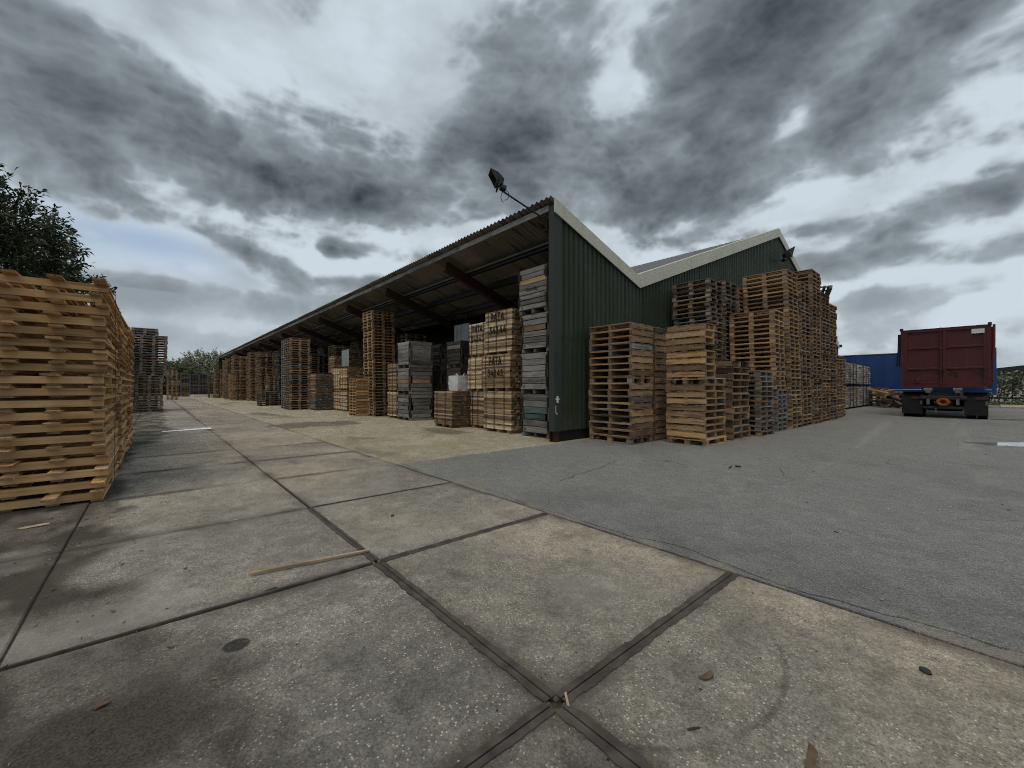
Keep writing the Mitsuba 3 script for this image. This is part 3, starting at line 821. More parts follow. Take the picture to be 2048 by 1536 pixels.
BROWN = [(1, 5), (6, 2.5), (2, 0.8), (5, 1)]
MIX = [(1, 4), (6, 3), (3, 1.6), (2, 1.0)]
HONEY = [(3, 4), (6, 4), (1, 1)]
GREY = [(2, 6), (1, 1.0)]
SILVER = [(2, 1)]
DARK = [(5, 5), (1, 3), (2, 1)]
eu_y = lambda lx, ly, h, r, p: block_pallet(lx, ly, h, r, p, 'y')
eu_x = lambda lx, ly, h, r, p: block_pallet(lx, ly, h, r, p, 'x')
bd_x = lambda lx, ly, h, r, p: stringer_pallet(lx, ly, h, r, p, 'x')
bd_y = lambda lx, ly, h, r, p: stringer_pallet(lx, ly, h, r, p, 'y')
bd_y2 = lambda lx, ly, h, r, p: stringer_pallet(lx, ly, h, r, p, 'y', ns=2)
pine = lambda lx, ly, h, r, p: stringer_pallet(lx, ly, h, r, p, 'x', nb=4, over=0.27, bottoms=4, ns=3, broken=0.2, bot_over=-0.02)

# new pine beside the camera
PINE = [(0, 1)]
for q, (px, py, seed) in enumerate(((-1.72, 7.34, 1), (-1.70, 9.95, 2), (-1.68, 12.45, 3))):
    stack(pine, 'pine_pallet', px, py, 1.24, 2.1, 0.0, 2.76, 19, PINE, ('the nearest stack of fresh pine', 'the pine stack behind the nearest one', 'the pine stack third from the camera')[q], 'new yellow', seed, parts=q < 2, jit=0.022)
stack(pine, 'pine_pallet', -3.05, 7.5, 1.24, 2.1, 0.0, 2.72, 19, PINE, 'the', 'new yellow', 31, mass=True, jit=0.02)

st = put('strap', cat([pbox(-0.435, -0.431, 8.05, 8.085, 0.0, 2.78), pbox(-1.78, -0.43, 8.05, 8.085, 2.776, 2.78)]), 'strap_plastic')
tag(st, 'dark strap running down the side of the nearest stack of fresh pine', 'strap')
# side-boarded pallets in front of the gable
stack(bd_x, 'boarded_pallet', 8.92, 5.80, 1.0, 1.32, 0.0, 3.06, 18, [(6, 4), (2, 0.9), (1, 4), (3, 1.3)], 'the boarded stack closest to the green corner', 'worn', 41, special={0: (eu_y, 'dark grey block'), 9: (eu_y, 'open block')}, lean=(0.0015, 0), jit=0.02)
stack(bd_x, 'boarded_pallet', 10.12, 5.85, 1.0, 1.2, 0.0, 3.05, 18, BROWN, 'the shaded stack between the two boarded stacks', 'dull brown', 42, parts=False)
stack(bd_y, 'boarded_pallet', 10.02, 4.48, 1.18, 1.0, 0.0, 1.66, 10, [(6, 4), (1, 3), (3, 1.6), (2, 0.5)], 'the boarded stack with narrow pallets on top', 'broad worn', 43, special={0: (eu_x, 'dark grey block'), 9: (eu_x, 'open block')}, total=18, jit=0.022)
stack(bd_y2, 'boarded_pallet', 10.02, 4.48, 0.56, 1.0, 1.66, 2.99, 8, [(6, 4), (1, 2.5), (3, 3)], 'the boarded stack with narrow pallets on top', 'narrow worn', 44, first=11, total=18, jit=0.02)
stack(bd_y, 'boarded_pallet', 11.70, 4.48, 1.15, 1.0, 0.0, 2.15, 12, BROWN, 'the low boarded stack before the yellow one', 'brown', 45, jit=0.03, lean=(-0.003, 0))
# block pallets on the asphalt, front row
stack(eu_y, 'block_pallet', 13.25, 4.34, 1.12, 1.2, 0.0, 1.92, 13, GREY + [(1, 3)], 'the low grey stack before the tall yellow stack', 'greyish', 46)
stack(eu_y, 'block_pallet', 15.12, 4.45, 1.0, 1.3, 0.0, 1.35, 9, GREY, 'the grey foot of the tall yellow stack', 'silver grey', 47, total=26, jit=0.02)
stack(eu_y, 'block_pallet', 14.98, 4.46, 1.0, 1.36, 1.35, 3.94, 17, HONEY, 'the tall yellow stack on a grey foot', 'yellowish', 48, first=10, total=26, lean=(0, 0.003))
stack(eu_y, 'block_pallet', 16.42, 4.40, 1.15, 1.42, 0.0, 5.5, 37, MIX, 'the towering stack right behind the yellow one', 'weathered', 49, lean=(0, 0.0035), jit=0.016)
stack(eu_y, 'block_pallet', 17.75, 4.42, 1.15, 1.3, 0.0, 5.3, 36, BROWN, 'the second towering stack behind the yellow one', 'weathered brown', 50, parts=False, lean=(0, 0.002), jit=0.016)
stack(eu_y, 'block_pallet', 19.15, 4.42, 1.2, 1.3, 0.0, 6.0, 40, BROWN, 'the tallest stack, topped against the sky', 'dark brown', 51, parts=False, lean=(0, 0.001), jit=0.02)
# back row against the gable
stack(eu_y, 'block_pallet', 13.35, 5.80, 1.0, 1.25, 0.0, 4.92, 33, [(1, 6), (2, 2), (5, 3)], 'the tall grey stack against the gable wall', 'grey brown', 52, lean=(0, 0.0), jit=0.022)
stack(eu_y, 'block_pallet', 14.72, 5.9, 1.05, 1.2, 0.0, 5.1, 34, [(1, 5), (2, 4), (5, 3)], 'the gable stack peeping out behind its neighbour', 'dull grey', 53, parts=False, jit=0.02)
stack(eu_y, 'block_pallet', 16.0, 5.95, 1.1, 1.2, 0.0, 5.05, 34, BROWN, 'the', 'x', 54, mass=True)
stack(eu_y, 'block_pallet', 20.6, 4.46, 1.2, 1.25, 0.0, 5.32, 36, BROWN, 'the', 'x', 55, mass=True, jit=0.02)
stack(eu_y, 'block_pallet', 22.05, 4.50, 1.2, 1.25, 0.0, 5.05, 34, BROWN, 'the', 'x', 56, mass=True, jit=0.02)
stack(eu_y, 'block_pallet', 23.5, 4.55, 1.2, 1.25, 0.0, 2.9, 19, MIX, 'the', 'x', 57, mass=True, jit=0.02)
stack(eu_y, 'block_pallet', 24.9, 4.7, 1.2, 1.25, 0.0, 2.8, 19, HONEY, 'the', 'x', 58, mass=True, jit=0.02)
for q in range(4):
    stack(eu_y, 'block_pallet', 17.4 + 1.35 * q, 5.9, 1.2, 1.2, 0.0, 4.9, 33, DARK, 'the', 'x', 60 + q, mass=True)
# a loose pallet lying askew on top of a tower
g = [(nm, turn(p, (0, 0, 0.07), 0.3, 0.06, 0.1)) for nm, p in block_pallet(1.2, 0.9, 0.15, np.random.default_rng(3), GREY, 'x')]
key = thing('block_pallet', 'loose grey pallet lying askew on top of a tower behind the tallest stack', 'pallet')
for nm, p in g:
    put(nm, (p[0] + (21.2, 4.75, 5.38), p[1], p[2]), 'wood', key)

# along the shed
stack(eu_y, 'block_pallet', 8.0, 19.5, 1.15, 1.2, 0.0, 5.16, 35, [(6, 3), (3, 3), (1, 3)], 'the slender tower under the shed roof', 'tan', 70, parts=True, jit=0.02, lean=(-0.003, 0))
stack(bd_x, 'boarded_pallet', 7.40, 20.2, 0.62, 0.95, 0.0, 1.86, 13, [(3, 4), (0, 1)], 'the small bright stack before the slender tower', 'small yellow', 71, parts=False)
stack(eu_y, 'block_pallet', 9.4, 18.9, 1.1, 1.2, 0.0, 4.1, 28, DARK, 'the', 'x', 72, mass=True)
stack(eu_x, 'block_pallet', 6.26, 28.3, 1.18, 1.2, 0.0, 4.5, 31, [(6, 3), (1, 4), (2, 2)], 'the tall stack jutting out farthest from the shed', 'light brown', 73, parts=False, jit=0.025)
stack(eu_y, 'block_pallet', 6.35, 29.8, 1.1, 1.2, 0.0, 4.5, 31, GREY, 'the', 'x', 74, mass=True)
stack(eu_x, 'block_pallet', 8.9, 28.3, 1.2, 1.2, 0.0, 4.2, 29, BROWN, 'the', 'x', 75, mass=True, jit=0.02)
stack(eu_x, 'block_pallet', 10.4, 28.3, 1.2, 1.2, 0.0, 4.5, 31, DARK, 'the', 'x', 76, mass=True, jit=0.02)
stack(eu_x, 'block_pallet', 11.2, 26.4, 1.2, 1.2, 0.0, 4.3, 30, DARK, 'the', 'x', 77, mass=True, jit=0.02)
stack(eu_x, 'block_pallet', 5.9, 35.7, 1.35, 1.2, 0.0, 1.06, 7, [(2, 3), (5, 4)], 'the low dark stack on the shed apron', 'dark grey', 78, parts=False)
for q, (x, y, lx, z, n, pl) in enumerate(((7.3, 36.9, 1.2, 4.3, 29, [(2, 3), (5, 4)]), (8.6, 36.9, 1.2, 4.2, 28, DARK), (6.7, 37.2, 0.9, 2.3, 15, MIX), (7.2, 44.0, 1.2, 4.7, 31, BROWN), (7.05, 48.2, 1.1, 4.9, 32, MIX), (6.1, 51.8, 1.3, 4.7, 30, [(6, 3), (1, 3)]),
                                             (7.5, 51.8, 1.2, 4.8, 30, BROWN), (6.2, 55.0, 1.0, 2.9, 18, HONEY), (7.3, 55.2, 1.2, 4.7, 30, BROWN), (6.2, 58.0, 1.2, 4.8, 30, BROWN), (6.3, 61.5, 1.2, 4.7, 30, MIX), (5.6, 64.0, 1.3, 3.7, 24, [(6, 3), (1, 3)]),
                                             (7.2, 64.0, 1.2, 4.4, 28, BROWN), (5.3, 67.5, 1.3, 3.4, 22, DARK), (6.9, 67.5, 1.2, 4.4, 22, DARK), (9.2, 40.0, 1.2, 4.4, 28, DARK), (9.4, 32.5, 1.2, 4.4, 28, DARK), (8.0, 32.5, 1.2, 3.9, 26, BROWN), (9.0, 46.0, 1.2, 4.4, 28, DARK))):
    stack(eu_x, 'block_pallet', x, y, lx, 1.2, 0.0, z, n, pl, 'the', 'x', 80 + q, mass=True, jit=0.03)
# grey stack behind the pine
stack(eu_x, 'block_pallet', -0.88, 31.45, 1.2, 1.0, 0.0, 2.09, 14, [(2, 3), (1, 4)], 'the lower half of the grey stack past the pine', 'weathered grey', 101, parts=False, jit=0.03)
stack(eu_x, 'block_pallet', -0.72, 31.5, 1.2, 1.0, 2.09, 4.4, 16, [(2, 3), (1, 2)], 'the upper half of the grey stack past the pine', 'paler grey', 102, parts=False, jit=0.02, first=15, total=30, lean=(0.003, 0))
stack(eu_x, 'block_pallet', -1.1, 33.0, 1.2, 1.0, 0.0, 4.95, 33, GREY, 'the', 'x', 103, mass=True, jit=0.02)
stack(eu_x, 'block_pallet', -2.2, 30.8, 1.2, 1.0, 0.0, 4.1, 27, BROWN, 'the', 'x', 104, mass=True, jit=0.03)
stack(eu_x, 'block_pallet', 0.9, 58.0, 0.9, 1.0, 0.0, 3.3, 20, MIX, 'the', 'x', 105, mass=True, jit=0.02)
put('stacked_pallets', join(MASS), 'wood')
tag('stacked_pallets', 'far and half-hidden pallets in stacks behind the front ones', 'pallets', kind='stuff')

# ------------------------------------------------------------------ timber packs
def pack(x, y, z, lx, ly, h, pals, label, seed, fine=True, text=None, plank_h=0.055, plank_w=0.12, bearers=True, front='x', straps=(0.2, 0.55, 0.85)):
    """Short boards bundled on bearers. The boards run along Y and show their sides towards -X, their ends towards -Y."""
    rng = np.random.default_rng(seed)
    t = thing('timber_pack', label, 'timber pack')
    zb = z + (0.1 if bearers else 0.0)
    if bearers:
        for c in (0.14, 0.5, 0.86):
            put('bearer', box(x + lx / 2, y + ly * c, z + 0.05, lx * 0.98, 0.1, 0.098, pick(rng, [(1, 3), (6, 2)]), 0.003, rng), 'wood', t)
    nl, nc = max(3, int(round((h - (zb - z)) / plank_h))), max(3, int(round(lx / plank_w)))
    ph, pw = (h - (zb - z)) / nl, lx / nc
    all_ = []
    tone = pals
    for k in range(nl):
        course = k // 3
        if k % 3 == 0:
            tone = [(pick(rng, pals), 3)] + list(pals)
            sh = rng.uniform(-0.012, 0.012)
            shy = rng.uniform(-0.02, 0.02)
        gap = 0.009 if k % 3 == 2 else 0.002
        for c in range(nc):
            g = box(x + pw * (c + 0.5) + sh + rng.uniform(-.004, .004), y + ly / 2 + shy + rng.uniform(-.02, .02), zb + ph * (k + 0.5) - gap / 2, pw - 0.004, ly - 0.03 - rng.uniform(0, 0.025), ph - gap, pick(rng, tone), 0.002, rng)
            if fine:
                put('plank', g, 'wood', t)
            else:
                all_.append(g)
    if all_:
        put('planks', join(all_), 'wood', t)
        labels[t + '__planks'] = {'kind': 'stuff', 'label': 'sawn boards of the pack'}
    for s in straps:
        yy = y + ly * s
        a, b, c, d = x - 0.02, x + lx + 0.02, zb - 0.004, z + h + 0.006
        put('strap', cat([pbox(a, a + 0.004, yy - 0.013, yy + 0.013, c, d), pbox(b - 0.004, b, yy - 0.013, yy + 0.013, c, d), pbox(a, b, yy - 0.013, yy + 0.013, d - 0.004, d), pbox(a, b, yy - 0.013, yy + 0.013, c - 0.004, c)]), 'strap_plastic', t)
    for k in range(1, max(2, int((h - 0.1) / 0.165))):
        zz = zb + 3 * ph * k - 0.006
        if zz < z + h - 0.05:
            a, b, e, f = x - 0.022, x + lx + 0.01, y - 0.024, y + ly + 0.02
            put('strap', cat([pbox(a, a + 0.004, e, f, zz - 0.009, zz + 0.009), pbox(a, b, e, e + 0.004, zz - 0.009, zz + 0.009)]), 'strap_plastic', t)
    for q, (line, zc_, hh) in enumerate(text or ()):
        m = meshkit.text_mesh(line, hh, 0.004, bold=True)
        m.apply_translation((-m.bounds[:, 0].mean(), -m.bounds[0, 1], 0))
        m.apply_transform(trimesh.transformations.scale_matrix(0.72 if line == 'PATA' else 0.85, direction=[1, 0, 0]))
        v = m.vertices
        # reading on the -X face: text x runs towards -Y
        m = trimesh.Trimesh(np.c_[x - 0.028 - v[:, 2], y + ly * 0.5 - v[:, 0], z + zc_ + v[:, 1]], m.faces, process=False)
        key = put('lettering', m, 'black_ink', t)
        labels[key] = {'label': f'black stencilled lettering {line}'}
    return t


TAN = [(6, 4), (4, 3.5), (1, 1)]
PALE = [(4, 5), (6, 2)]
# the marked tower
pack(8.2, 9.5, 0.0, 1.15, 1.42, 1.3, TAN, 'strapped timber pack on the ground under the two marked packs', 201, straps=(0.25, 0.6, 0.9))
pack(8.16, 9.52, 1.3, 1.15, 1.44, 1.16, TAN, 'timber pack in the middle of the tower, marked PATA 34141', 202, text=(('PATA', 0.82, 0.25), ('34141', 0.46, 0.22)))
pack(8.22, 9.5, 2.46, 1.15, 1.40, 1.4, TAN, 'topmost timber pack of the tower, marked PATA 34144', 203, text=(('PATA', 1.06, 0.26), ('34144', 0.66, 0.23)))
pack(8.5, 11.05, 0.0, 1.1, 1.08, 1.28, TAN, 'timber pack on the ground hidden behind the front pack', 204, fine=False)
pack(8.4, 11.04, 1.28, 1.1, 1.1, 1.18, [(4, 5), (3, 1.2)], 'bright yellow timber pack behind the wide front pack', 205)
pack(8.45, 11.05, 2.46, 1.1, 1.08, 1.18, PALE, 'timber pack marked PATA 34141 standing on the bright yellow pack', 206, text=(('PATA', 0.86, 0.23), ('34141', 0.52, 0.21)))
pack(7.76, 12.15, 0.0, 1.4, 1.25, 1.28, [(6, 4), (1, 3)], 'wide low timber pack standing alone before the shed', 207, straps=(0.35, 0.8))
# the others
pack(8.3, 17.35, 0.0, 1.1, 1.25, 1.2, TAN, 'lower timber pack between the slender tower and the grey crates', 208, fine=False)
pack(8.3, 17.4, 1.2, 1.1, 1.2, 1.3, [(6, 3), (1, 3)], 'upper timber pack between the slender tower and the grey crates', 209, fine=False)
for q, yy in enumerate((24.4, 25.72)):
    w = ('nearer', 'farther')[q]
    pack(8.4, yy, 0.0, 1.1, 1.28, 1.24, [(4, 4), (6, 1 + 2 * q), (3, q)], f'lower pale timber pack, {w} of the bright pair', 210 + q, fine=False, plank_h=0.07)
    pack(8.4, yy, 1.24, 1.1, 1.28, 1.32, [(3, 2), (4, 3)] if q == 0 else [(4, 4)], f'upper pale timber pack, {w} of the bright pair', 212 + q, fine=False, plank_h=0.07)
pack(7.34, 26.75, 0.0, 1.1, 1.25, 1.12, [(2, 3), (6, 2)], 'lower greyish timber pack left of the bright pair', 214, fine=False)
pack(7.34, 26.75, 1.12, 1.1, 1.25, 1.12, [(2, 2), (6, 3)], 'upper greyish timber pack left of the bright pair', 215, fine=False)
pack(8.55, 27.1, 2.25, 1.1, 1.15, 1.15, [(6, 3), (4, 1)], 'timber pack high up behind the greyish packs', 216, fine=False)
pack(8.55, 27.1, 0.0, 1.1, 1.15, 2.25, DARK, 'dark timber pack under the high one behind the greyish packs', 217, fine=False, plank_h=0.1)
wp = pack(8.9, 25.4, 2.58, 1.25, 1.3, 1.15, [(6, 2), (1, 3), (5, 1)], 'dark timber pack with a grey plastic front on the bright pair', 218, fine=False)
put('plastic_front', pbox(8.865, 8.874, 25.42, 26.68, 2.72, 3.72), 'grey_plastic', wp)
pack(10.2, 24.6, 0.0, 1.1, 1.2, 3.6, DARK, 'dark timber pack deep inside the shed beside the bright pair', 219, fine=False, plank_h=0.12)

# bale wrapped in film on the front pack
wr = thing('wrapped_bale', 'bale wrapped in crinkled clear film on the wide front pack', 'wrapped bale')
b = trimesh.creation.box((0.66, 0.62, 0.56)).subdivide().subdivide().subdivide().subdivide()
v = np.array(b.vertices)
v *= 1 - 0.05 * (np.abs(v) / (0.33, 0.31, 0.28)).min(1, keepdims=True)
nn = meshkit.fbm(v * 9, 3, 4) - 0.5
v = v * (1 + 0.10 * nn[:, None]) + (8.5, 12.75, 1.28 + 0.29)
put('film', trimesh.Trimesh(v, b.faces, process=False), 'white_plastic', wr, smooth=40)
put('wood_base', box(8.5, 12.75, 1.31, 0.62, 0.6, 0.06, 6), 'wood', wr)
for k, a in enumerate((0.2, 1.9, 3.4, 5.0)):
    put('film_tail', tube([(8.5 + .1 * math.cos(a), 12.75 + .1 * math.sin(a), 1.82), (8.5 + .2 * math.cos(a), 12.75 + .18 * math.sin(a), 1.88 + .02 * k), (8.5 + .28 * math.cos(a + .4), 12.75 + .26 * math.sin(a + .4), 1.84)], [0.02, 0.012, 0.006], 5), 'white_plastic', wr)


# ------------------------------------------------------------------ grey slatted crates
def crate(x, y, z, lx, ly, h, label, seed, pals=SILVER, odd=None, text=None, group=None, inset=(0.0, 0.03, 0.06, 0.0, 0.0, 0.02, 0.02)):
    rng = np.random.default_rng(seed)
    t = thing('slatted_crate', label, 'crate', group)
    foot = 0.11
    n = len(inset)
    ph = (h - foot - 0.02) / n
    for c in (0.06, 0.5, 0.94):
        put('foot', box(x + lx / 2, y + ly * c, z + foot / 2, lx, 0.09, foot - 0.004, 2, 0.003, rng), 'wood', t)
    put('floor', box(x + lx / 2, y + ly / 2, z + foot + 0.011, lx - 0.06, ly - 0.06, 0.02, 5, 0, rng), 'wood', t)
    for k in range(n):
        zz = z + h - ph * (k + 0.5) - 0.01
        ins = inset[k] * 1.5 + 0.03
        for face in range(4):
            p = pick(rng, pals)
            if odd and k in odd:
                p = odd[k]
            hh = ph - rng.uniform(0.014, 0.032)
            tilt = rng.uniform(-.006, .006)
            if face < 2:      # -X and +X
                xx = x if face == 0 else x + lx
                g = turn(box(xx, y + ly / 2 + rng.uniform(-.01, .01), zz, 0.022, ly - 2 * ins, hh, p, 0.004, rng), (xx, y + ly / 2, zz), 0, tilt, 0)
            else:
                yy = y + 0.014 if face == 2 else y + ly - 0.014
                g = turn(box(x + lx / 2, yy, zz, lx - 0.05 - 2 * ins, 0.022, hh, p, 0.004, rng), (x + lx / 2, yy, zz), 0, 0, tilt)
            put('slat', g, 'wood', t)
    for cx in (x + 0.035, x + lx - 0.035):
        for cy in (y + 0.05, y + ly - 0.05):
            put('corner_post', box(cx, cy, z + foot + (h - foot) / 2, 0.05, 0.06, h - foot - 0.01, 5, 0, rng), 'wood', t)
    for cy in (y + 0.045, y + ly - 0.045):
        for zz in (h * 0.83, h * 0.30):
            put('hinge', cat([pbox(x - 0.026, x - 0.0125, cy - 0.035, cy + 0.035, z + zz - 0.12, z + zz + 0.12), pbox(x - 0.036, x - 0.026, cy - 0.015, cy + 0.015, z + zz - 0.15, z + zz + 0.1)]), 'dark_steel', t)
    m = trimesh.creation.annulus(0.022, 0.036, 0.004, sections=14)
    v = m.vertices
    put('lettering', trimesh.Trimesh(np.c_[x - 0.0135 - 0 * v[:, 2] - 0.002 * (v[:, 2] > 0), y + ly - 0.17 + v[:, 0], z + foot + ph * 0.55 + v[:, 1]], m.faces, process=False), 'black_ink', t)
    for line, zc_, hh in text or ():
        m = meshkit.text_mesh(line, hh, 0.003, bold=True)
        m.apply_translation((-m.bounds[:, 0].mean(), -m.bounds[0, 1], 0))
        v = m.vertices
        put('lettering', trimesh.Trimesh(np.c_[x - 0.0135 - v[:, 2], y + ly * 0.52 - v[:, 0], z + zc_ + v[:, 1]], m.faces, process=False), 'black_ink', t)


INS = ((0.0, 0.03, 0.05, 0.08, 0.0, 0.03), (0.0, 0.0, 0.05, 0.05, 0.0, 0.0), (0.0, 0.04, 0.07, 0.05, 0.05, 0.05), (0.04, 0.07, 0.0, 0.0, 0.0, 0.0, 0.0, 0.0))
zs = (0.0, 1.24, 2.42, 3.55, 4.86)
for k, (lab, odd, txt, pl) in enumerate((('lowest grey crate of the corner tower, with two green slats', {2: 7, 3: 7}, None, SILVER),
                                     ('second crate of the corner tower, with light metal corners', None, None, SILVER),
                                     ('third crate of the corner tower, with tapering top slats', {2: 1}, None, SILVER),
                                     ('topmost crate of the corner tower, with one orange-brown slat', {2: 6}, (('Brandig', 0.62, 0.095),), SILVER))):
    crate(8.2 - 0.015 * k + (0.02 if k == 2 else 0), 7.92 + 0.03 * (k % 2), zs[k], 1.15, 1.14 + 0.04 * (k == 3), zs[k + 1] - zs[k], 'grey slatted crate, ' + lab if False else lab, 300 + k, pl, odd, txt, inset=INS[k])
for k in range(3):
    w = ('lowest', 'middle', 'topmost')[k]
    crate(8.1, 15.95, 1.13 * k, 1.1, 1.2, 1.13, f'{w} grey crate of the front tower beside the slender pallets', 310 + k, SILVER, {3: 6} if k == 1 else None, inset=INS[k])
    crate(9.6, 14.3, 1.13 * k, 1.1, 1.2, 1.13, f'{w} dark crate of the tower deep in the shed', 320 + k, [(5, 4), (2, 0.6)], None, inset=INS[k])
    crate(9.75, 16.2, 1.13 * k, 1.1, 1.2, 1.13, f'{w} dark crate behind the front crate tower', 330 + k, [(5, 4)], None, inset=INS[2 - k])

# ------------------------------------------------------------------ pale packs and loose planks by the trailer
for q, (x, z, lab) in enumerate(((33.0, 0.0, 'lower whitish board pack nearest the towers'), (33.0, 1.55, 'upper whitish board pack nearest the towers'), (37.3, 0.0, 'lower whitish board pack nearest the blue trailer'), (37.3, 1.52, 'upper whitish board pack nearest the blue trailer'))):
    rng = np.random.default_rng(400 + q)
    t = thing('board_pack', lab, 'board pack')
    hgt = 1.45
    for c in (0.15, 0.5, 0.85):
        put('bearer', box(x + 4.0 * c, 6.6, z + 0.05, 0.12, 1.3, 0.1, 5, 0, rng), 'wood', t)
    for row in range(9):
        for col in range(5):
            hh = (hgt - 0.1) / 9
            put('board', box(x + 0.4 + 0.8 * col + rng.uniform(-.03, .03), 6.55 + rng.uniform(-.03, .03), z + 0.1 + hh * (row + 0.5), 0.74, 1.2, hh - 0.035, int(rng.choice([8, 8, 8, 4])) , 0.006, rng), 'wood', t)
    for c in (0.25, 0.5, 0.75):
        put('strap', cat([pbox(x + 4 * c - 0.05, x + 4 * c + 0.05, 5.88, 5.9, z + 0.1, z + hgt + 0.02)]), 'strap_plastic', t)
rng = np.random.default_rng(77)
for k in range(40):
    x, y = 38.4 + rng.uniform(-1.4, 1.8), rng.uniform(1.8, 5.4)
    zz = 0.14 + 0.24 * (k % 5) * max(0.2, (y - 1.2) / 4)
    g = turn(box(x, y, zz, rng.uniform(1.0, 1.6), 0.24, 0.16, pick(rng, [(1, 4), (6, 1.2), (5, 2)]), 0.01, rng), (x, y, zz), rng.uniform(-1.5, 1.5), rng.uniform(-.3, .3), rng.uniform(-.4, .4))
    key = put('loose_plank', g, 'wood')
    tag(key, 'loose brown plank, one of the heap between the pale packs and the lorry', 'plank', 'planks heaped before the blue trailer')
stack(eu_x, 'block_pallet', 40.6, 5.0, 1.2, 1.0, 0, 1.35, 7, BROWN, 'the brown stack beside the heap of planks', 'red-brown', 78, parts=False)

# ------------------------------------------------------------------ lorry with container
XL, YL0, YL1 = 27.35, 0.05, 2.77
YC = (YL0 + YL1) / 2
lorry = thing('lorry', 'dark lorry seen from behind carrying the red container', 'lorry')


def wheel(x, y0, y1, r):
    prof = np.array([[0.2, 0], [r * 0.62, 0], [r * 0.66, 0.03], [r * 0.93, 0.02], [r, 0.06], [r, (y1 - y0) - 0.06], [r * 0.93, y1 - y0 - 0.02], [r * 0.66, y1 - y0 - 0.03], [r * 0.62, y1 - y0], [0.2, y1 - y0]])
    m = trimesh.creation.revolve(prof, sections=40)
    m.apply_transform(trimesh.transformations.rotation_matrix(-math.pi / 2, [1, 0, 0]))
    m.apply_translation((x, y0, r))
    hub = trimesh.creation.cylinder(0.21, y1 - y0 - 0.1, sections=20)
    hub.apply_transform(trimesh.transformations.rotation_matrix(math.pi / 2, [1, 0, 0]))
    hub.apply_translation((x, (y0 + y1) / 2, r))
    k = put('wheel', hub, 'worn_steel', lorry, smooth=30)
    put('tyre', m, 'rubber', k, smooth=35)
    tr = []
    for a in np.linspace(0, 2 * np.pi, 40, endpoint=False):
        for s in (0.25, 0.75):
            b = pbox(-0.025, 0.025, -0.07, 0.07, -0.006, 0.012)
            b.apply_transform(trimesh.transformations.rotation_matrix(a, [0, 1, 0]) @ trimesh.transformations.translation_matrix((0, 0, r)))
            b.apply_translation((x, y0 + (y1 - y0) * s, r))
            tr.append(b)
    put('tread', cat(tr), 'rubber', k)


for xa in (28.05, 29.45, 34.5):
    for y0, y1 in ((YL0, YL0 + 0.31), (YL0 + 0.35, YL0 + 0.66), (YL1 - 0.66, YL1 - 0.35), (YL1 - 0.31, YL1)):
        if xa > 34 and (0.3 < (y0 - YL0) < 0.5 or 0.3 < (YL1 - y1) < 0.5):
            continue
        wheel(xa, y0, y1, 0.53)
    put('axle', rod((xa, YL0 + 0.2, 0.53), (xa, YL1 - 0.2, 0.53), 0.09), 'dark_steel', lorry)
for yy in (YC - 0.42, YC + 0.42):
    put('chassis_rail', pbox(27.3, 36.0, yy - 0.05, yy + 0.05, 0.88, 1.2), 'dark_steel', lorry)
put('rear_beam', pbox(27.25, 27.42, YC - 0.75, YC + 0.75, 0.84, 1.02, 0.02), 'dark_steel', lorry)
put('underrun_bar', pbox(27.28, 27.4, YL0 + 0.7, YL1 - 0.7, 0.42, 0.54, 0.02), 'dark_steel', lorry)
put('cross_member', pbox(27.5, 27.62, YC - 0.42, YC + 0.42, 0.86, 1.18), 'dark_steel', lorry)
for yy in (YC - 0.47, YC + 0.47):
    put('roller', cat([pbox(27.22, 27.5, yy - 0.09, yy + 0.09, 1.15, 1.38, 0.02), rod((27.3, yy - 0.14, 1.3), (27.3, yy + 0.14, 1.3), 0.09, 14)]), 'worn_steel', lorry)
    put('support_bracket', pbox(27.24, 27.34, yy - 0.05, yy + 0.05, 0.62, 0.88), 'worn_steel', lorry)
for y0, y1 in ((YL0 - 0.03, YL0 + 0.72), (YL1 - 0.72, YL1 + 0.03)):
    an = np.radians(np.linspace(18, 162, 15))
    for xa in (28.05, 29.45):
        o = np.c_[xa + 0.66 * np.cos(an), 0.53 + 0.66 * np.sin(an)]
        v = np.array([[px, yy, pz + e] for (px, pz) in o for yy in (y0, y1) for e in (0, 0.025)])
        f = []
        for k in range(len(an) - 1):
            a = 4 * k
            f += [[a + 1, a + 3, a + 7, a + 5], [a, a + 4, a + 6, a + 2], [a, a + 1, a + 5, a + 4], [a + 2, a + 6, a + 7, a + 3]]
        put('mudguard', (v, np.array(f)), 'rubber_two', lorry)
    put('mud_flap', pbox(27.36, 27.385, y0 + 0.02, y1 - 0.02, 0.17, 0.9), 'rubber', lorry)
    put('lamp_cluster', pbox(27.32, 27.4, y0 + 0.06, y0 + 0.40, 0.86, 0.96, 0.01), 'container_red', lorry)
    put('marker_plate', pbox(27.34, 27.358, y0 + 0.03, y0 + 0.1, 0.62, 0.80), 'worn_steel', lorry)
    put('side_board', pbox(27.6, 28.9, y0 + 0.02, y1 - 0.04, 1.19, 1.26), 'blue_steel', lorry)
scene['rubber_two'] = {'type': 'twosided', 'bsdf': scene['rubber']}
put('dark_filler_box', pbox(28.3, 30.2, YC - 0.6, YC + 0.6, 0.3, 0.86, 0.05), 'rubber', lorry)  # added dark box, stands in for the darkness under the lorry
for yy in (YC - 0.75, YC + 0.5):
    put('tail_lamp', pbox(27.2, 27.249, yy, yy + 0.2, 0.89, 0.97, 0.01), 'container_red', lorry)
put('air_tank', pbox(27.7, 28.2, YC - 0.38, YC + 0.38, 0.5, 0.84, 0.08), 'dark_steel', lorry)
put('number_plate_holder', pbox(27.24, 27.25, YC - 0.28, YC + 0.28, 0.68, 0.78), 'dark_steel', lorry)
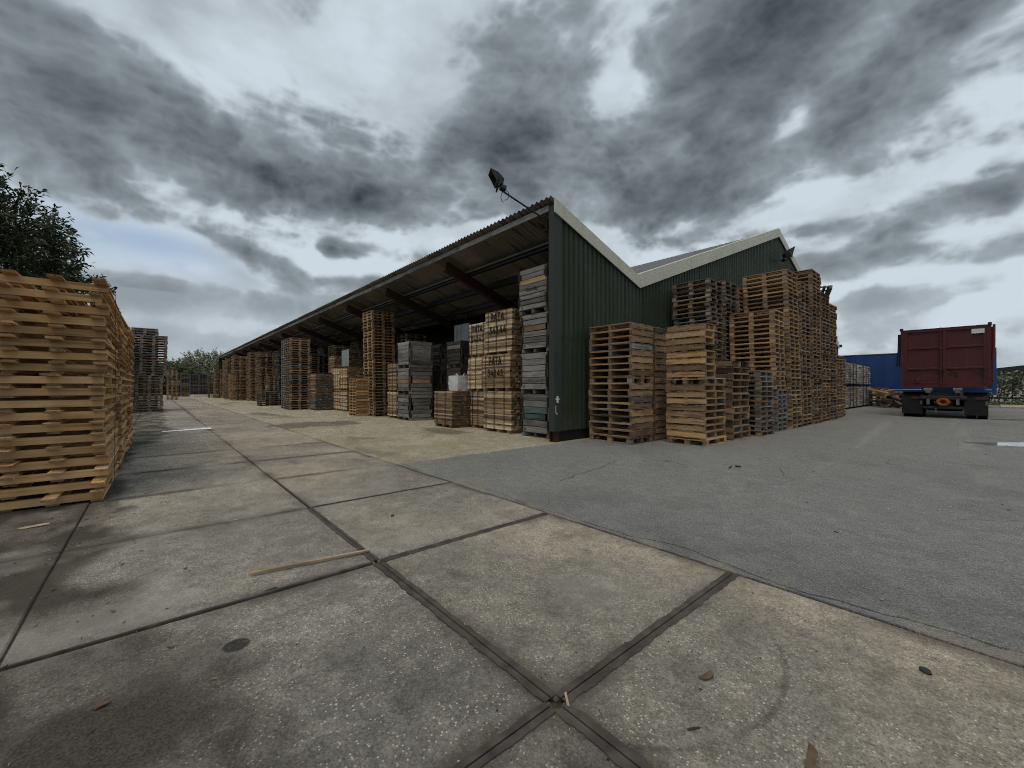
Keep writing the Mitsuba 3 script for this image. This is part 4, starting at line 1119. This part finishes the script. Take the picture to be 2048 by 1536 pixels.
put('cab', pbox(35.2, 37.2, YL0 + 0.08, YL1 - 0.08, 0.7, 3.2, 0.08), 'blue_steel', lorry)
put('tow_eye', cat([rod((27.22, YC + 0.22, 0.3), (27.22, YC + 0.22, 0.46), 0.03), pbox(27.2, 27.26, YC + 0.17, YC + 0.27, 0.27, 0.33)]), 'worn_steel', lorry)
an = np.linspace(0, 2 * np.pi * 0.96, 420)
hose = np.c_[27.14 + 0.055 * np.sin(26 * an), YC - 0.02 + (0.16 + 0.055 * np.cos(26 * an)) * np.cos(an - 2.6), 0.74 + (0.16 + 0.055 * np.cos(26 * an)) * np.sin(an - 2.6) * 0.85]
key = put('coiled_hose', tube(hose, 0.014, 5), 'orange_plastic', smooth=True)
tag(key, 'orange coiled air hose hanging at the back of the lorry', 'hose')

con = thing('container', 'dark red open-top steel container on the lorry', 'container')
CY0, CY1, CZ0, CZ1, CX0, CX1 = -0.05, 2.80, 1.42, 4.12, 27.3, 33.6
# rear doors: two leaves, each three recessed plates between rails
from shapely.geometry import Polygon as SP, box as SB


def yz_plate(poly, x0, x1):
    m = trimesh.creation.extrude_polygon(poly, x1 - x0, engine='earcut')
    v = m.vertices
    return trimesh.Trimesh(np.c_[x0 + v[:, 2], v[:, 0], v[:, 1]], m.faces, process=False)


shell = SB(CY0 + 0.2, CZ0 + 0.2, CY1 - 0.2, CZ1 + 0.2).buffer(0.2, 8).intersection(SB(CY0, CZ0, CY1, CZ1))
put('rear_plate', yz_plate(shell.buffer(-0.03), CX0 + 0.05, CX0 + 0.08), 'container_red', con)
put('rear_frame', yz_plate(shell.difference(shell.buffer(-0.11)), CX0 - 0.02, CX0 + 0.085), 'container_red', con)
for side, (y0, y1) in enumerate(((CY0 + 0.11, YC - 0.015), (YC + 0.015, CY1 - 0.11))):
    d = put('door', cat([pbox(CX0 + 0.0, CX0 + 0.049, y0, y0 + 0.11, CZ0 + 0.14, CZ1 - 0.1), pbox(CX0 + 0.0, CX0 + 0.049, y1 - 0.11, y1, CZ0 + 0.14, CZ1 - 0.1)]), 'container_red', con)
    for zz in (2.28, 3.25):
        put('rail', pbox(CX0 - 0.005, CX0 + 0.047, y0 + 0.112, y1 - 0.112, zz - 0.045, zz + 0.045, 0.012), 'container_red', d)
put('lock_bar', cat([rod((CX0 - 0.03, YC + 0.05, CZ0 + 0.05), (CX0 - 0.03, YC + 0.05, CZ1 + 0.04), 0.028, 10)] + [pbox(CX0 - 0.06, CX0 + 0.0, YC - 0.02, YC + 0.11, z, z + 0.07) for z in (1.55, 2.2, 3.17, 4.02)]), 'container_red', con)
put('latch_lever', cat([rod((CX0 - 0.04, YC + 0.08, 1.63), (CX0 - 0.04, YC + 0.95, 1.63), 0.015), pbox(CX0 - 0.05, CX0 - 0.005, YC + 0.72, YC + 0.9, 1.66, 1.84, 0.02)]), 'container_red', con)
for yy in (CY0 - 0.03, CY1 - 0.09):
    put('hinge_head', pbox(CX0 - 0.05, CX0 + 0.12, yy, yy + 0.12, CZ1 - 0.02, CZ1 + 0.12, 0.02), 'dark_steel', con)
for yy, s in ((CY0 + 0.0, -1), (CY1 - 0.06, 1)):
    put('side_wall', pbox(CX0 + 0.09, CX1, yy, yy + 0.06, CZ0 + 0.18, CZ1 - 0.03), 'container_red', con)
    for k in range(8):
        put('side_rib', pbox(CX0 + 0.5 + 0.78 * k, CX0 + 0.6 + 0.78 * k, yy + 0.062 if s > 0 else yy - 0.052, yy + 0.112 if s > 0 else yy - 0.002, CZ0 + 0.2, CZ1 - 0.05), 'container_red', con)
put('front_wall', pbox(CX1 + 0.002, CX1 + 0.06, CY0, CY1, CZ0, CZ1), 'container_red', con)
put('floor', pbox(CX0 + 0.09, CX1, CY0 + 0.07, CY1 - 0.07, CZ0, CZ0 + 0.1), 'container_red', con)
put('sheet_roll', tube([(CX0 + 0.1, CY1 + 0.06, CZ1 - 0.15), (CX0 + 0.1, CY1 + 0.07, 3.2), (CX0 + 0.1, CY1 + 0.11, 2.42)], [0.05, 0.06, 0.075], 10), 'dark_steel', con)
put('hinge_arm', tube([(CX0 + 0.06, CY0 - 0.09, CZ1 + 0.02), (CX0 + 0.06, CY0 - 0.08, 3.3), (CX0 + 0.06, CY0 - 0.04, 2.6)], [0.045, 0.05, 0.05], 8), 'container_red', con)
put('top_rail', cat([pbox(CX0 - 0.03, CX0 + 0.1, CY0 + 0.1, CY1 - 0.1, CZ1 - 0.03, CZ1 + 0.03, 0.01), pbox(CX0 + 0.11, CX1, CY0 - 0.02, CY0 + 0.1, CZ1 - 0.028, CZ1 + 0.04), pbox(CX0 + 0.11, CX1, CY1 - 0.1, CY1 + 0.02, CZ1 - 0.028, CZ1 + 0.04)]), 'dark_steel', con)
key = put('sticker', pbox(CX0 - 0.032, CX0 - 0.022, CY0 + 0.18, CY0 + 0.56, CZ1 - 0.33, CZ1 - 0.13), 'white_paint', con)
labels[key] = {'label': 'small white plate in the upper corner of the door'}

# ------------------------------------------------------------------ blue trailer
tr = thing('curtain_trailer', 'long blue curtain-sided trailer parked behind the red container', 'trailer')
TX, TY0, TY1, TZ0, TZ1 = 42.2, -0.25, 13.3, 1.28, 3.98
v, f = wavy(0, TZ1 - TZ0 - 0.12, 0, 0, TY0 + 0.15, TY1, per=0.9, amp=0.012, nx=6)
put('curtain', (np.c_[TX + v[:, 2], v[:, 1], TZ0 + v[:, 0]], f), 'blue_tarp_two', tr, smooth=True)
scene['blue_tarp_two'] = {'type': 'twosided', 'bsdf': scene['blue_tarp']}
put('body', pbox(TX + 0.04, TX + 2.5, TY0 + 0.02, TY1, TZ0 - 0.02, TZ1 - 0.06), 'blue_tarp', tr)
put('roof', pbox(TX - 0.02, TX + 2.52, TY0, TY1 + 0.02, TZ1 - 0.055, TZ1), 'worn_steel', tr)
put('side_rail', pbox(TX - 0.03, TX + 0.03, TY0, TY1, TZ0 - 0.2, TZ0 - 0.03), 'blue_steel', tr)
put('rail_strip', pbox(TX - 0.036, TX - 0.031, TY0, TY1, TZ0 - 0.06, TZ0 - 0.03), 'white_paint', tr)
put('corner_post', pbox(TX - 0.05, TX + 0.09, TY0 - 0.06, TY0 + 0.14, TZ0 - 0.35, TZ1 + 0.06, 0.01), 'blue_steel', tr)
put('side_guard', pbox(TX - 0.02, TX + 0.02, TY0 + 1.0, TY1 - 4, 0.78, 0.98), 'blue_steel', tr)
for k in range(16):
    yy = TY0 + 0.5 + 0.82 * k
    put('curtain_strap', pbox(TX - 0.022, TX - 0.014, yy, yy + 0.05, TZ0 - 0.18, TZ0 + 0.25), 'blue_steel', tr)
for k in range(3):
    for x0 in (TX + 0.1, TX + 2.05):
        c = trimesh.creation.cylinder(0.5, 0.35, sections=28)
        c.apply_transform(trimesh.transformations.rotation_matrix(math.pi / 2, [0, 1, 0]))
        c.apply_translation((x0 + 0.17, TY0 + 2.2 + 1.35 * k, 0.5))
        put('wheel', c, 'rubber', tr, smooth=30)
for x0 in (TX + 0.4, TX + 1.95):
    put('landing_leg', pbox(x0, x0 + 0.14, TY1 - 2.4, TY1 - 2.26, 0, 1.1), 'dark_steel', tr)

# ------------------------------------------------------------------ far end: cage pallets
for q in range(8):
    x, zt = 1.75 + 1.02 * (q % 4), 1.66 * (q // 4)
    rng = np.random.default_rng(500 + q)
    t = thing('cage_box', f'steel cage box, {("first", "second", "third", "fourth")[q % 4]} from the grey stack in the {("lower", "upper")[q // 4]} row closing the yard', 'cage box', 'cage boxes at the far end')
    Y = 76.0
    ms = [pbox(x + 0.0, x + 0.05, Y - 0.05, Y, zt, zt + 1.64), pbox(x + 0.93, x + 0.98, Y - 0.05, Y, zt, zt + 1.64), pbox(x + 0.05, x + 0.93, Y - 0.05, Y, zt, zt + 0.06), pbox(x + 0.05, x + 0.93, Y - 0.05, Y, zt + 1.58, zt + 1.64)]
    put('frame', cat(ms), 'worn_steel', t)
    for k in range(1, 5):
        put('bar', pbox(x + 0.05 + 0.176 * k - 0.015, x + 0.05 + 0.176 * k + 0.015, Y - 0.035, Y - 0.012, zt + 0.06, zt + 1.58), 'rust_steel' if k % 2 else 'worn_steel', t)
    put('load', join([box(x + 0.49, Y + 0.5, zt + 0.3 * (r + 0.5) + 0.06, 0.86, 0.9, 0.27, int(rng.choice([1, 5, 5, 3 if q % 4 < 2 else 5])), 0.01, rng) for r in range(5)]), 'wood', t)
wb = put('low_block', pbox(3.7, 5.6, 74.4, 74.7, -0.01, 0.30, 0.02), 'white_paint')
tag(wb, 'low white concrete block before the cage boxes', 'block')


# ------------------------------------------------------------------ plants
def leaves(pts, dirs, ln, wd, rng, droop=0.25):
    """A folded lance-shaped leaf of 4 triangles at every point, pointing along dirs."""
    n = len(pts)
    d = dirs / np.linalg.norm(dirs, axis=1, keepdims=True)
    r = rng.normal(size=(n, 3))
    s = np.cross(d, r); s /= np.linalg.norm(s, axis=1, keepdims=True)
    u = np.cross(s, d)
    L = (ln * rng.uniform(0.7, 1.25, n))[:, None]
    Wd = (wd * rng.uniform(0.7, 1.25, n))[:, None]
    mid = pts + d * L * 0.5 + u * L * 0.06
    tip = pts + d * L - np.array([0, 0, 1]) * L * droop
    v = np.stack([pts, mid + s * Wd - u * Wd * 0.4, tip, mid - s * Wd - u * Wd * 0.4, mid], 1).reshape(-1, 3)
    b = (np.arange(n) * 5)[:, None]
    f = np.concatenate([b + np.array(t) for t in ([0, 1, 4], [1, 2, 4], [2, 3, 4], [3, 0, 4])], 0)
    return v, f


def branchy(base, tips, rng, r0, key, m='bark', name='limb'):
    ms = []
    for t in tips:
        mid = base * 0.5 + t * 0.5 + rng.normal(0, 0.12, 3) * np.linalg.norm(t - base)* 0.4
        ms.append(tube([base, base * 0.7 + mid * 0.3, mid, mid * 0.4 + t * 0.6, t], np.array([1, 0.8, 0.55, 0.35, 0.12]) * r0, 6))
    put(name, cat(ms), m, key, smooth=True)


def tree(base, crown, radii, n_sprays, per, ln, wd, leafm, label, seed, trunk_r=0.16, name='tree', spread=0.4, gaps=0.42, cat_='tree', group=None, spr=0.5):
    rng = np.random.default_rng(seed)
    key = thing(name, label, cat_, group)
    base, crown = np.array(base, float), np.array(crown, float)
    R = np.array(radii, float)
    C = []
    while len(C) < n_sprays:
        d = rng.normal(size=3); d /= np.linalg.norm(d)
        rad = rng.uniform(0.25, 1) ** 0.5 * (0.78 + 0.5 * meshkit.fbm(d * 2.2 + seed, 3, seed))
        p = d * rad
        if meshkit.fbm(p * 3.1 + seed * 3, 3, seed + 1) < gaps:
            continue
        C.append(crown + p * R)
    C = np.array(C)
    out = (C - crown) / R
    sd = out / np.linalg.norm(out, axis=1, keepdims=True) + rng.normal(0, 0.5, C.shape) + np.array([0, 0, 0.25])
    sd /= np.linalg.norm(sd, axis=1, keepdims=True)
    tt = rng.uniform(-0.5, 0.5, (len(C), per, 1)) * spr
    pts = C[:, None] + sd[:, None] * tt + rng.normal(0, 0.03, (len(C), per, 3))
    dirs = sd[:, None] * 0.8 + rng.normal(0, 0.55, (len(C), per, 3))
    put('crown', leaves(pts.reshape(-1, 3), dirs.reshape(-1, 3), ln, wd, rng), leafm, key)
    tw = []
    for c, d in zip(C[::2], sd[::2]):
        tw.append(tube([c - d * spr * 0.9, c, c + d * spr * 0.45], [0.014 * ln / 0.12, 0.009 * ln / 0.12, 0.003], 4))
    put('twigs', cat(tw), 'bark', key)
    fork = base * 0.55 + crown * 0.45
    put('trunk', tube([base, base * 0.7 + fork * 0.3 + rng.normal(0, 0.05, 3), fork], np.array([1.25, 1, 0.8]) * trunk_r, 10), 'bark', key, smooth=True)
    branchy(fork, C[rng.choice(len(C), 14, replace=False)], rng, trunk_r * 0.5, key)
    return key


tree((-4.0, 14.9, -0.1), (-3.55, 14.5, 3.55), (2.4, 2.3, 2.65), 2900, 20, 0.15, 0.022, 'leaf_dark', 'dark leafy tree rising behind the pine pallets', 611, 0.2, spr=0.45, gaps=0.33)
for q, (x, y, zc_, rx, rz, lm, lab) in enumerate(((2.0, 98, 2.9, 5.2, 3.2, 'leaf_spring', 'low greenish tree beside the grey stack past the cage boxes'), (8.0, 100, 3.8, 5.6, 4.3, 'leaf_pale', 'pale blossoming tree in the middle above the cage boxes'),
                                             (14.0, 101, 3.8, 5.2, 4.0, 'leaf_pale', 'pale blossoming tree meeting the far end of the shed roof'), (-3.5, 96, 4.2, 3.6, 4.6, 'leaf_dark', 'bare dark tree just beyond the grey stack'))):
    tree((x, y, -0.1), (x, y, zc_), (rx, 3.5, rz), 1500, 18, 0.34, 0.075, lm, lab, 620 + q, 0.22, spr=1.6, gaps=0.42)
tree((-8.5, 40, -0.1), (-8.0, 40, 3.2), (3.4, 3.2, 3.0), 260, 16, 0.3, 0.06, 'leaf_dark', 'dark bush peeping out between the pine and the grey stack', 640, 0.15, spr=0.9)
rng = np.random.default_rng(9)
hk = thing('hedge', 'tall mixed hedge along the yard beside the blue trailer', 'hedge')
P = np.c_[rng.uniform(52.0, 54.2, 9000), rng.uniform(-26, 1.5, 9000), rng.uniform(0, 1, 9000)]
P[:, 2] = P[:, 2] ** 0.8 * (2.1 + 1.1 * meshkit.fbm(np.c_[P[:, 1] * 0.8, P[:, 0], 0 * P[:, 0]], 3, 5))
keep = meshkit.fbm(P * 0.9, 3, 8) > 0.42
P = P[keep]
put('foliage', leaves(P, rng.normal(size=P.shape) + (-0.4, 0, 0.3), 0.30, 0.075, rng), 'leaf_hedge', hk)
P2 = P[rng.random(len(P)) < 0.25] + (-0.25, 0, 0)
put('blossom', leaves(P2, rng.normal(size=P2.shape), 0.26, 0.08, rng), 'leaf_pale', hk)
st_ = [tube([(rng.uniform(52.2, 53.8), y, -0.1), (rng.uniform(52.2, 53.8), y + rng.uniform(-.4, .4), rng.uniform(1.6, 2.9))], [0.05, 0.015], 5) for y in np.arange(-26, 1.5, 0.4)]
put('stems', cat(st_), 'bark', hk)
put('grass', leaves(np.c_[rng.uniform(50.0, 52.4, 6000), rng.uniform(-30, 2, 6000), np.full(6000, -0.02)], rng.normal(0, 0.4, (6000, 3)) + (0, 0, 1), 0.4, 0.03, rng), 'leaf_spring')
tag('grass', 'rough grass at the foot of the hedge', 'grass', kind='stuff')
put('verge', pbox(49.6, 60, -40, 2, -0.1, 0.03), 'land_mat')
tag('verge', 'grassy verge under the hedge', kind='structure')
fb = thing('farm_building', 'far building with a black roof and white walls over the hedge', 'building')
put('wall', pbox(88, 100, -26, 4.6, 0, 2.98), 'brick_pale', fb)
put('roof', trimesh.convex.convex_hull(np.array([[a, b, c] for b, c in ((6.0, 2.95), (6.0, 3.1), (-12, 5.3), (-12, 5.5), (-28, 2.95), (-28, 3.1)) for a in (87.2, 101)])), 'dark_steel', fb)
for k in range(5):
    put('window', pbox(87.94, 88.0, 1.5 - 4.4 * k, 3.3 - 4.4 * k, 1.0, 2.3), 'lamp_glass', fb)

# ------------------------------------------------------------------ things lying about
g = turn(box(0.98, 3.605, 0.020, 0.875, 0.022, 0.018, 4, 0.003), (0.98, 3.605, 0.02), -0.17, 0.2, 0)
key = put('wooden_stick', g, 'wood')
tag(key, 'long pale wooden stick lying on the slabs by the joint crossing', 'stick')


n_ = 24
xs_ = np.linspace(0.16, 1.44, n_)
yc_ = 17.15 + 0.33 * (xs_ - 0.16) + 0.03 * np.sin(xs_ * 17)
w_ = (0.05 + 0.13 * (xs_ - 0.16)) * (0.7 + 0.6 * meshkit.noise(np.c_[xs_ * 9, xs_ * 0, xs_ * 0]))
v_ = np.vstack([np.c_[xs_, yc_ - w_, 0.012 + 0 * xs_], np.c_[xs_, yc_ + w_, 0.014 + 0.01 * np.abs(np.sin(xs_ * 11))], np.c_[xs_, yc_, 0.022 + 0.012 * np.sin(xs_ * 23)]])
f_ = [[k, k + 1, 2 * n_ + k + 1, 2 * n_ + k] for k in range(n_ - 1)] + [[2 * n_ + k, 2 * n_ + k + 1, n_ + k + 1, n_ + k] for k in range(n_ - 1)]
key = put('white_strip', (v_, np.array(f_)), 'strip_white')  # jagged strip in one even bright white
tag(key, 'jagged white strip lying across the paving past the pine pallets', 'plastic film')


def chip(x, y, l, w, h, rot, label, m='chip_wood', seed=0, name='wood_chip', z=0.003):
    l, w, h = l * 0.8, w * 0.7, h * 0.7
    r = np.random.default_rng(seed)
    v = np.array([[a * l / 2, b * w / 2, c * h] for a in (-1, -0.3, 0.35, 1) for b in (-1, 1) for c in (0, 1)])
    h = h * 0.6
    v[:, 2] *= 0.6
    v += r.uniform(-1, 1, v.shape) * (l * 0.16, w * 0.4, 0.3 * h)
    v[:, 2] = np.maximum(v[:, 2], 0)
    c, s = math.cos(rot), math.sin(rot)
    v = np.c_[v[:, 0] * c - v[:, 1] * s + x, v[:, 0] * s + v[:, 1] * c + y, v[:, 2] + z]
    key = put(name, trimesh.convex.convex_hull(v), m)
    tag(key, label, 'wood chip' if name == 'wood_chip' else name.replace('_', ' '))


chip(2.08, 0.92, 0.11, 0.035, 0.018, -0.15, 'brown wood chip inside the curved tyre scuff', 'chip_wood', 1)
chip(2.95, 0.22, 0.06, 0.04, 0.02, 0.4, 'black lump on the slab near the edge of the asphalt', 'dark_steel', 2, 'black_lump')
chip(1.93, 0.46, 0.15, 0.03, 0.022, 0.1, 'splintered dark stick at the bottom of the picture', 'chip_wood', 3)
chip(3.98, 1.2, 0.05, 0.016, 0.012, 0.9, 'white splinter on the asphalt near the slab corner', 'pale_chip', 4)
chip(7.75, 3.03, 0.30, 0.03, 0.03, 0.2, 'dark bent twig on the open asphalt before the boarded stacks', 'bark', 5)
chip(7.9, 2.95, 0.10, 0.08, 0.05, 0.2, 'dark scrap beside the bent twig on the asphalt', 'dark_steel', 15, 'dark_scrap')
chip(-0.95, 6.45, 0.22, 0.09, 0.012, 0.2, 'pale board end lying before the pine pallets', 'pale_chip', 6)
chip(0.12, 4.95, 0.10, 0.014, 0.01, 0.5, 'pale splinter in the row of slabs beside the pine pallets', 'pale_chip', 7)
chip(-0.62, 2.90, 0.26, 0.05, 0.018, 1.2, 'pale slat lying in the dark soil at the edge of the picture', 'pale_chip', 8)
chip(-0.18, 2.62, 0.07, 0.025, 0.02, 0.1, 'grey bark piece on the soil near the camera', 'chip_wood', 9)
chip(2.0, 4.35, 0.05, 0.035, 0.02, 0.3, 'dark chip on the second slab beside the asphalt', 'dark_steel', 12)
chip(0.62, 3.34, 0.09, 0.012, 0.008, 0.1, 'dark twig below the long pale stick', 'bark', 13)
chip(1.43, 1.27, 0.10, 0.012, 0.01, 0.9, 'thin pale splinter lying on the crossing of the steel strips', 'pale_chip', 16, z=0.008)
chip(1.72, 0.82, 0.07, 0.01, 0.008, -0.5, 'thin twig on the slab below the scuff', 'bark', 17)
rng = np.random.default_rng(21)
bits = []
for k in range(900):
    y = rng.uniform(1.0, 30)
    x = -0.55 + rng.normal(0, 0.45) + 0.25 * max(0, (6 - y)) * rng.uniform(-0.3, 0.2)
    if x > 0.6:
        continue
    l = rng.uniform(0.005, 0.035)
    bits.append(turn(box(x, y, 0.006, l, l * rng.uniform(0.1, 0.4), 0.004, int(rng.choice([5, 5, 1, 6]))), (x, y, 0.006), rng.uniform(0, 3)))
for k in range(420):
    x, y = rng.uniform(0.2, 3.2), rng.uniform(0.6, 12)
    l = rng.uniform(0.003, 0.012)
    bits.append(turn(box(x, y, 0.006, l, l * rng.uniform(0.3, 0.7), 0.005, int(rng.choice([5, 1, 4]))), (x, y, 0.006), rng.uniform(0, 3)))
for k in range(300):
    x, y = rng.uniform(3.6, 26), rng.uniform(-5, 4.4)
    l = rng.uniform(0.006, 0.035)
    bits.append(turn(box(x, y, 0.006, l, l * rng.uniform(0.2, 0.6), 0.006, int(rng.choice([5, 1, 4]))), (x, y, 0.006), rng.uniform(0, 3)))
put('litter', join(bits), 'wood')
tag('litter', 'splinters and bark crumbs strewn over the yard', 'litter', kind='stuff')
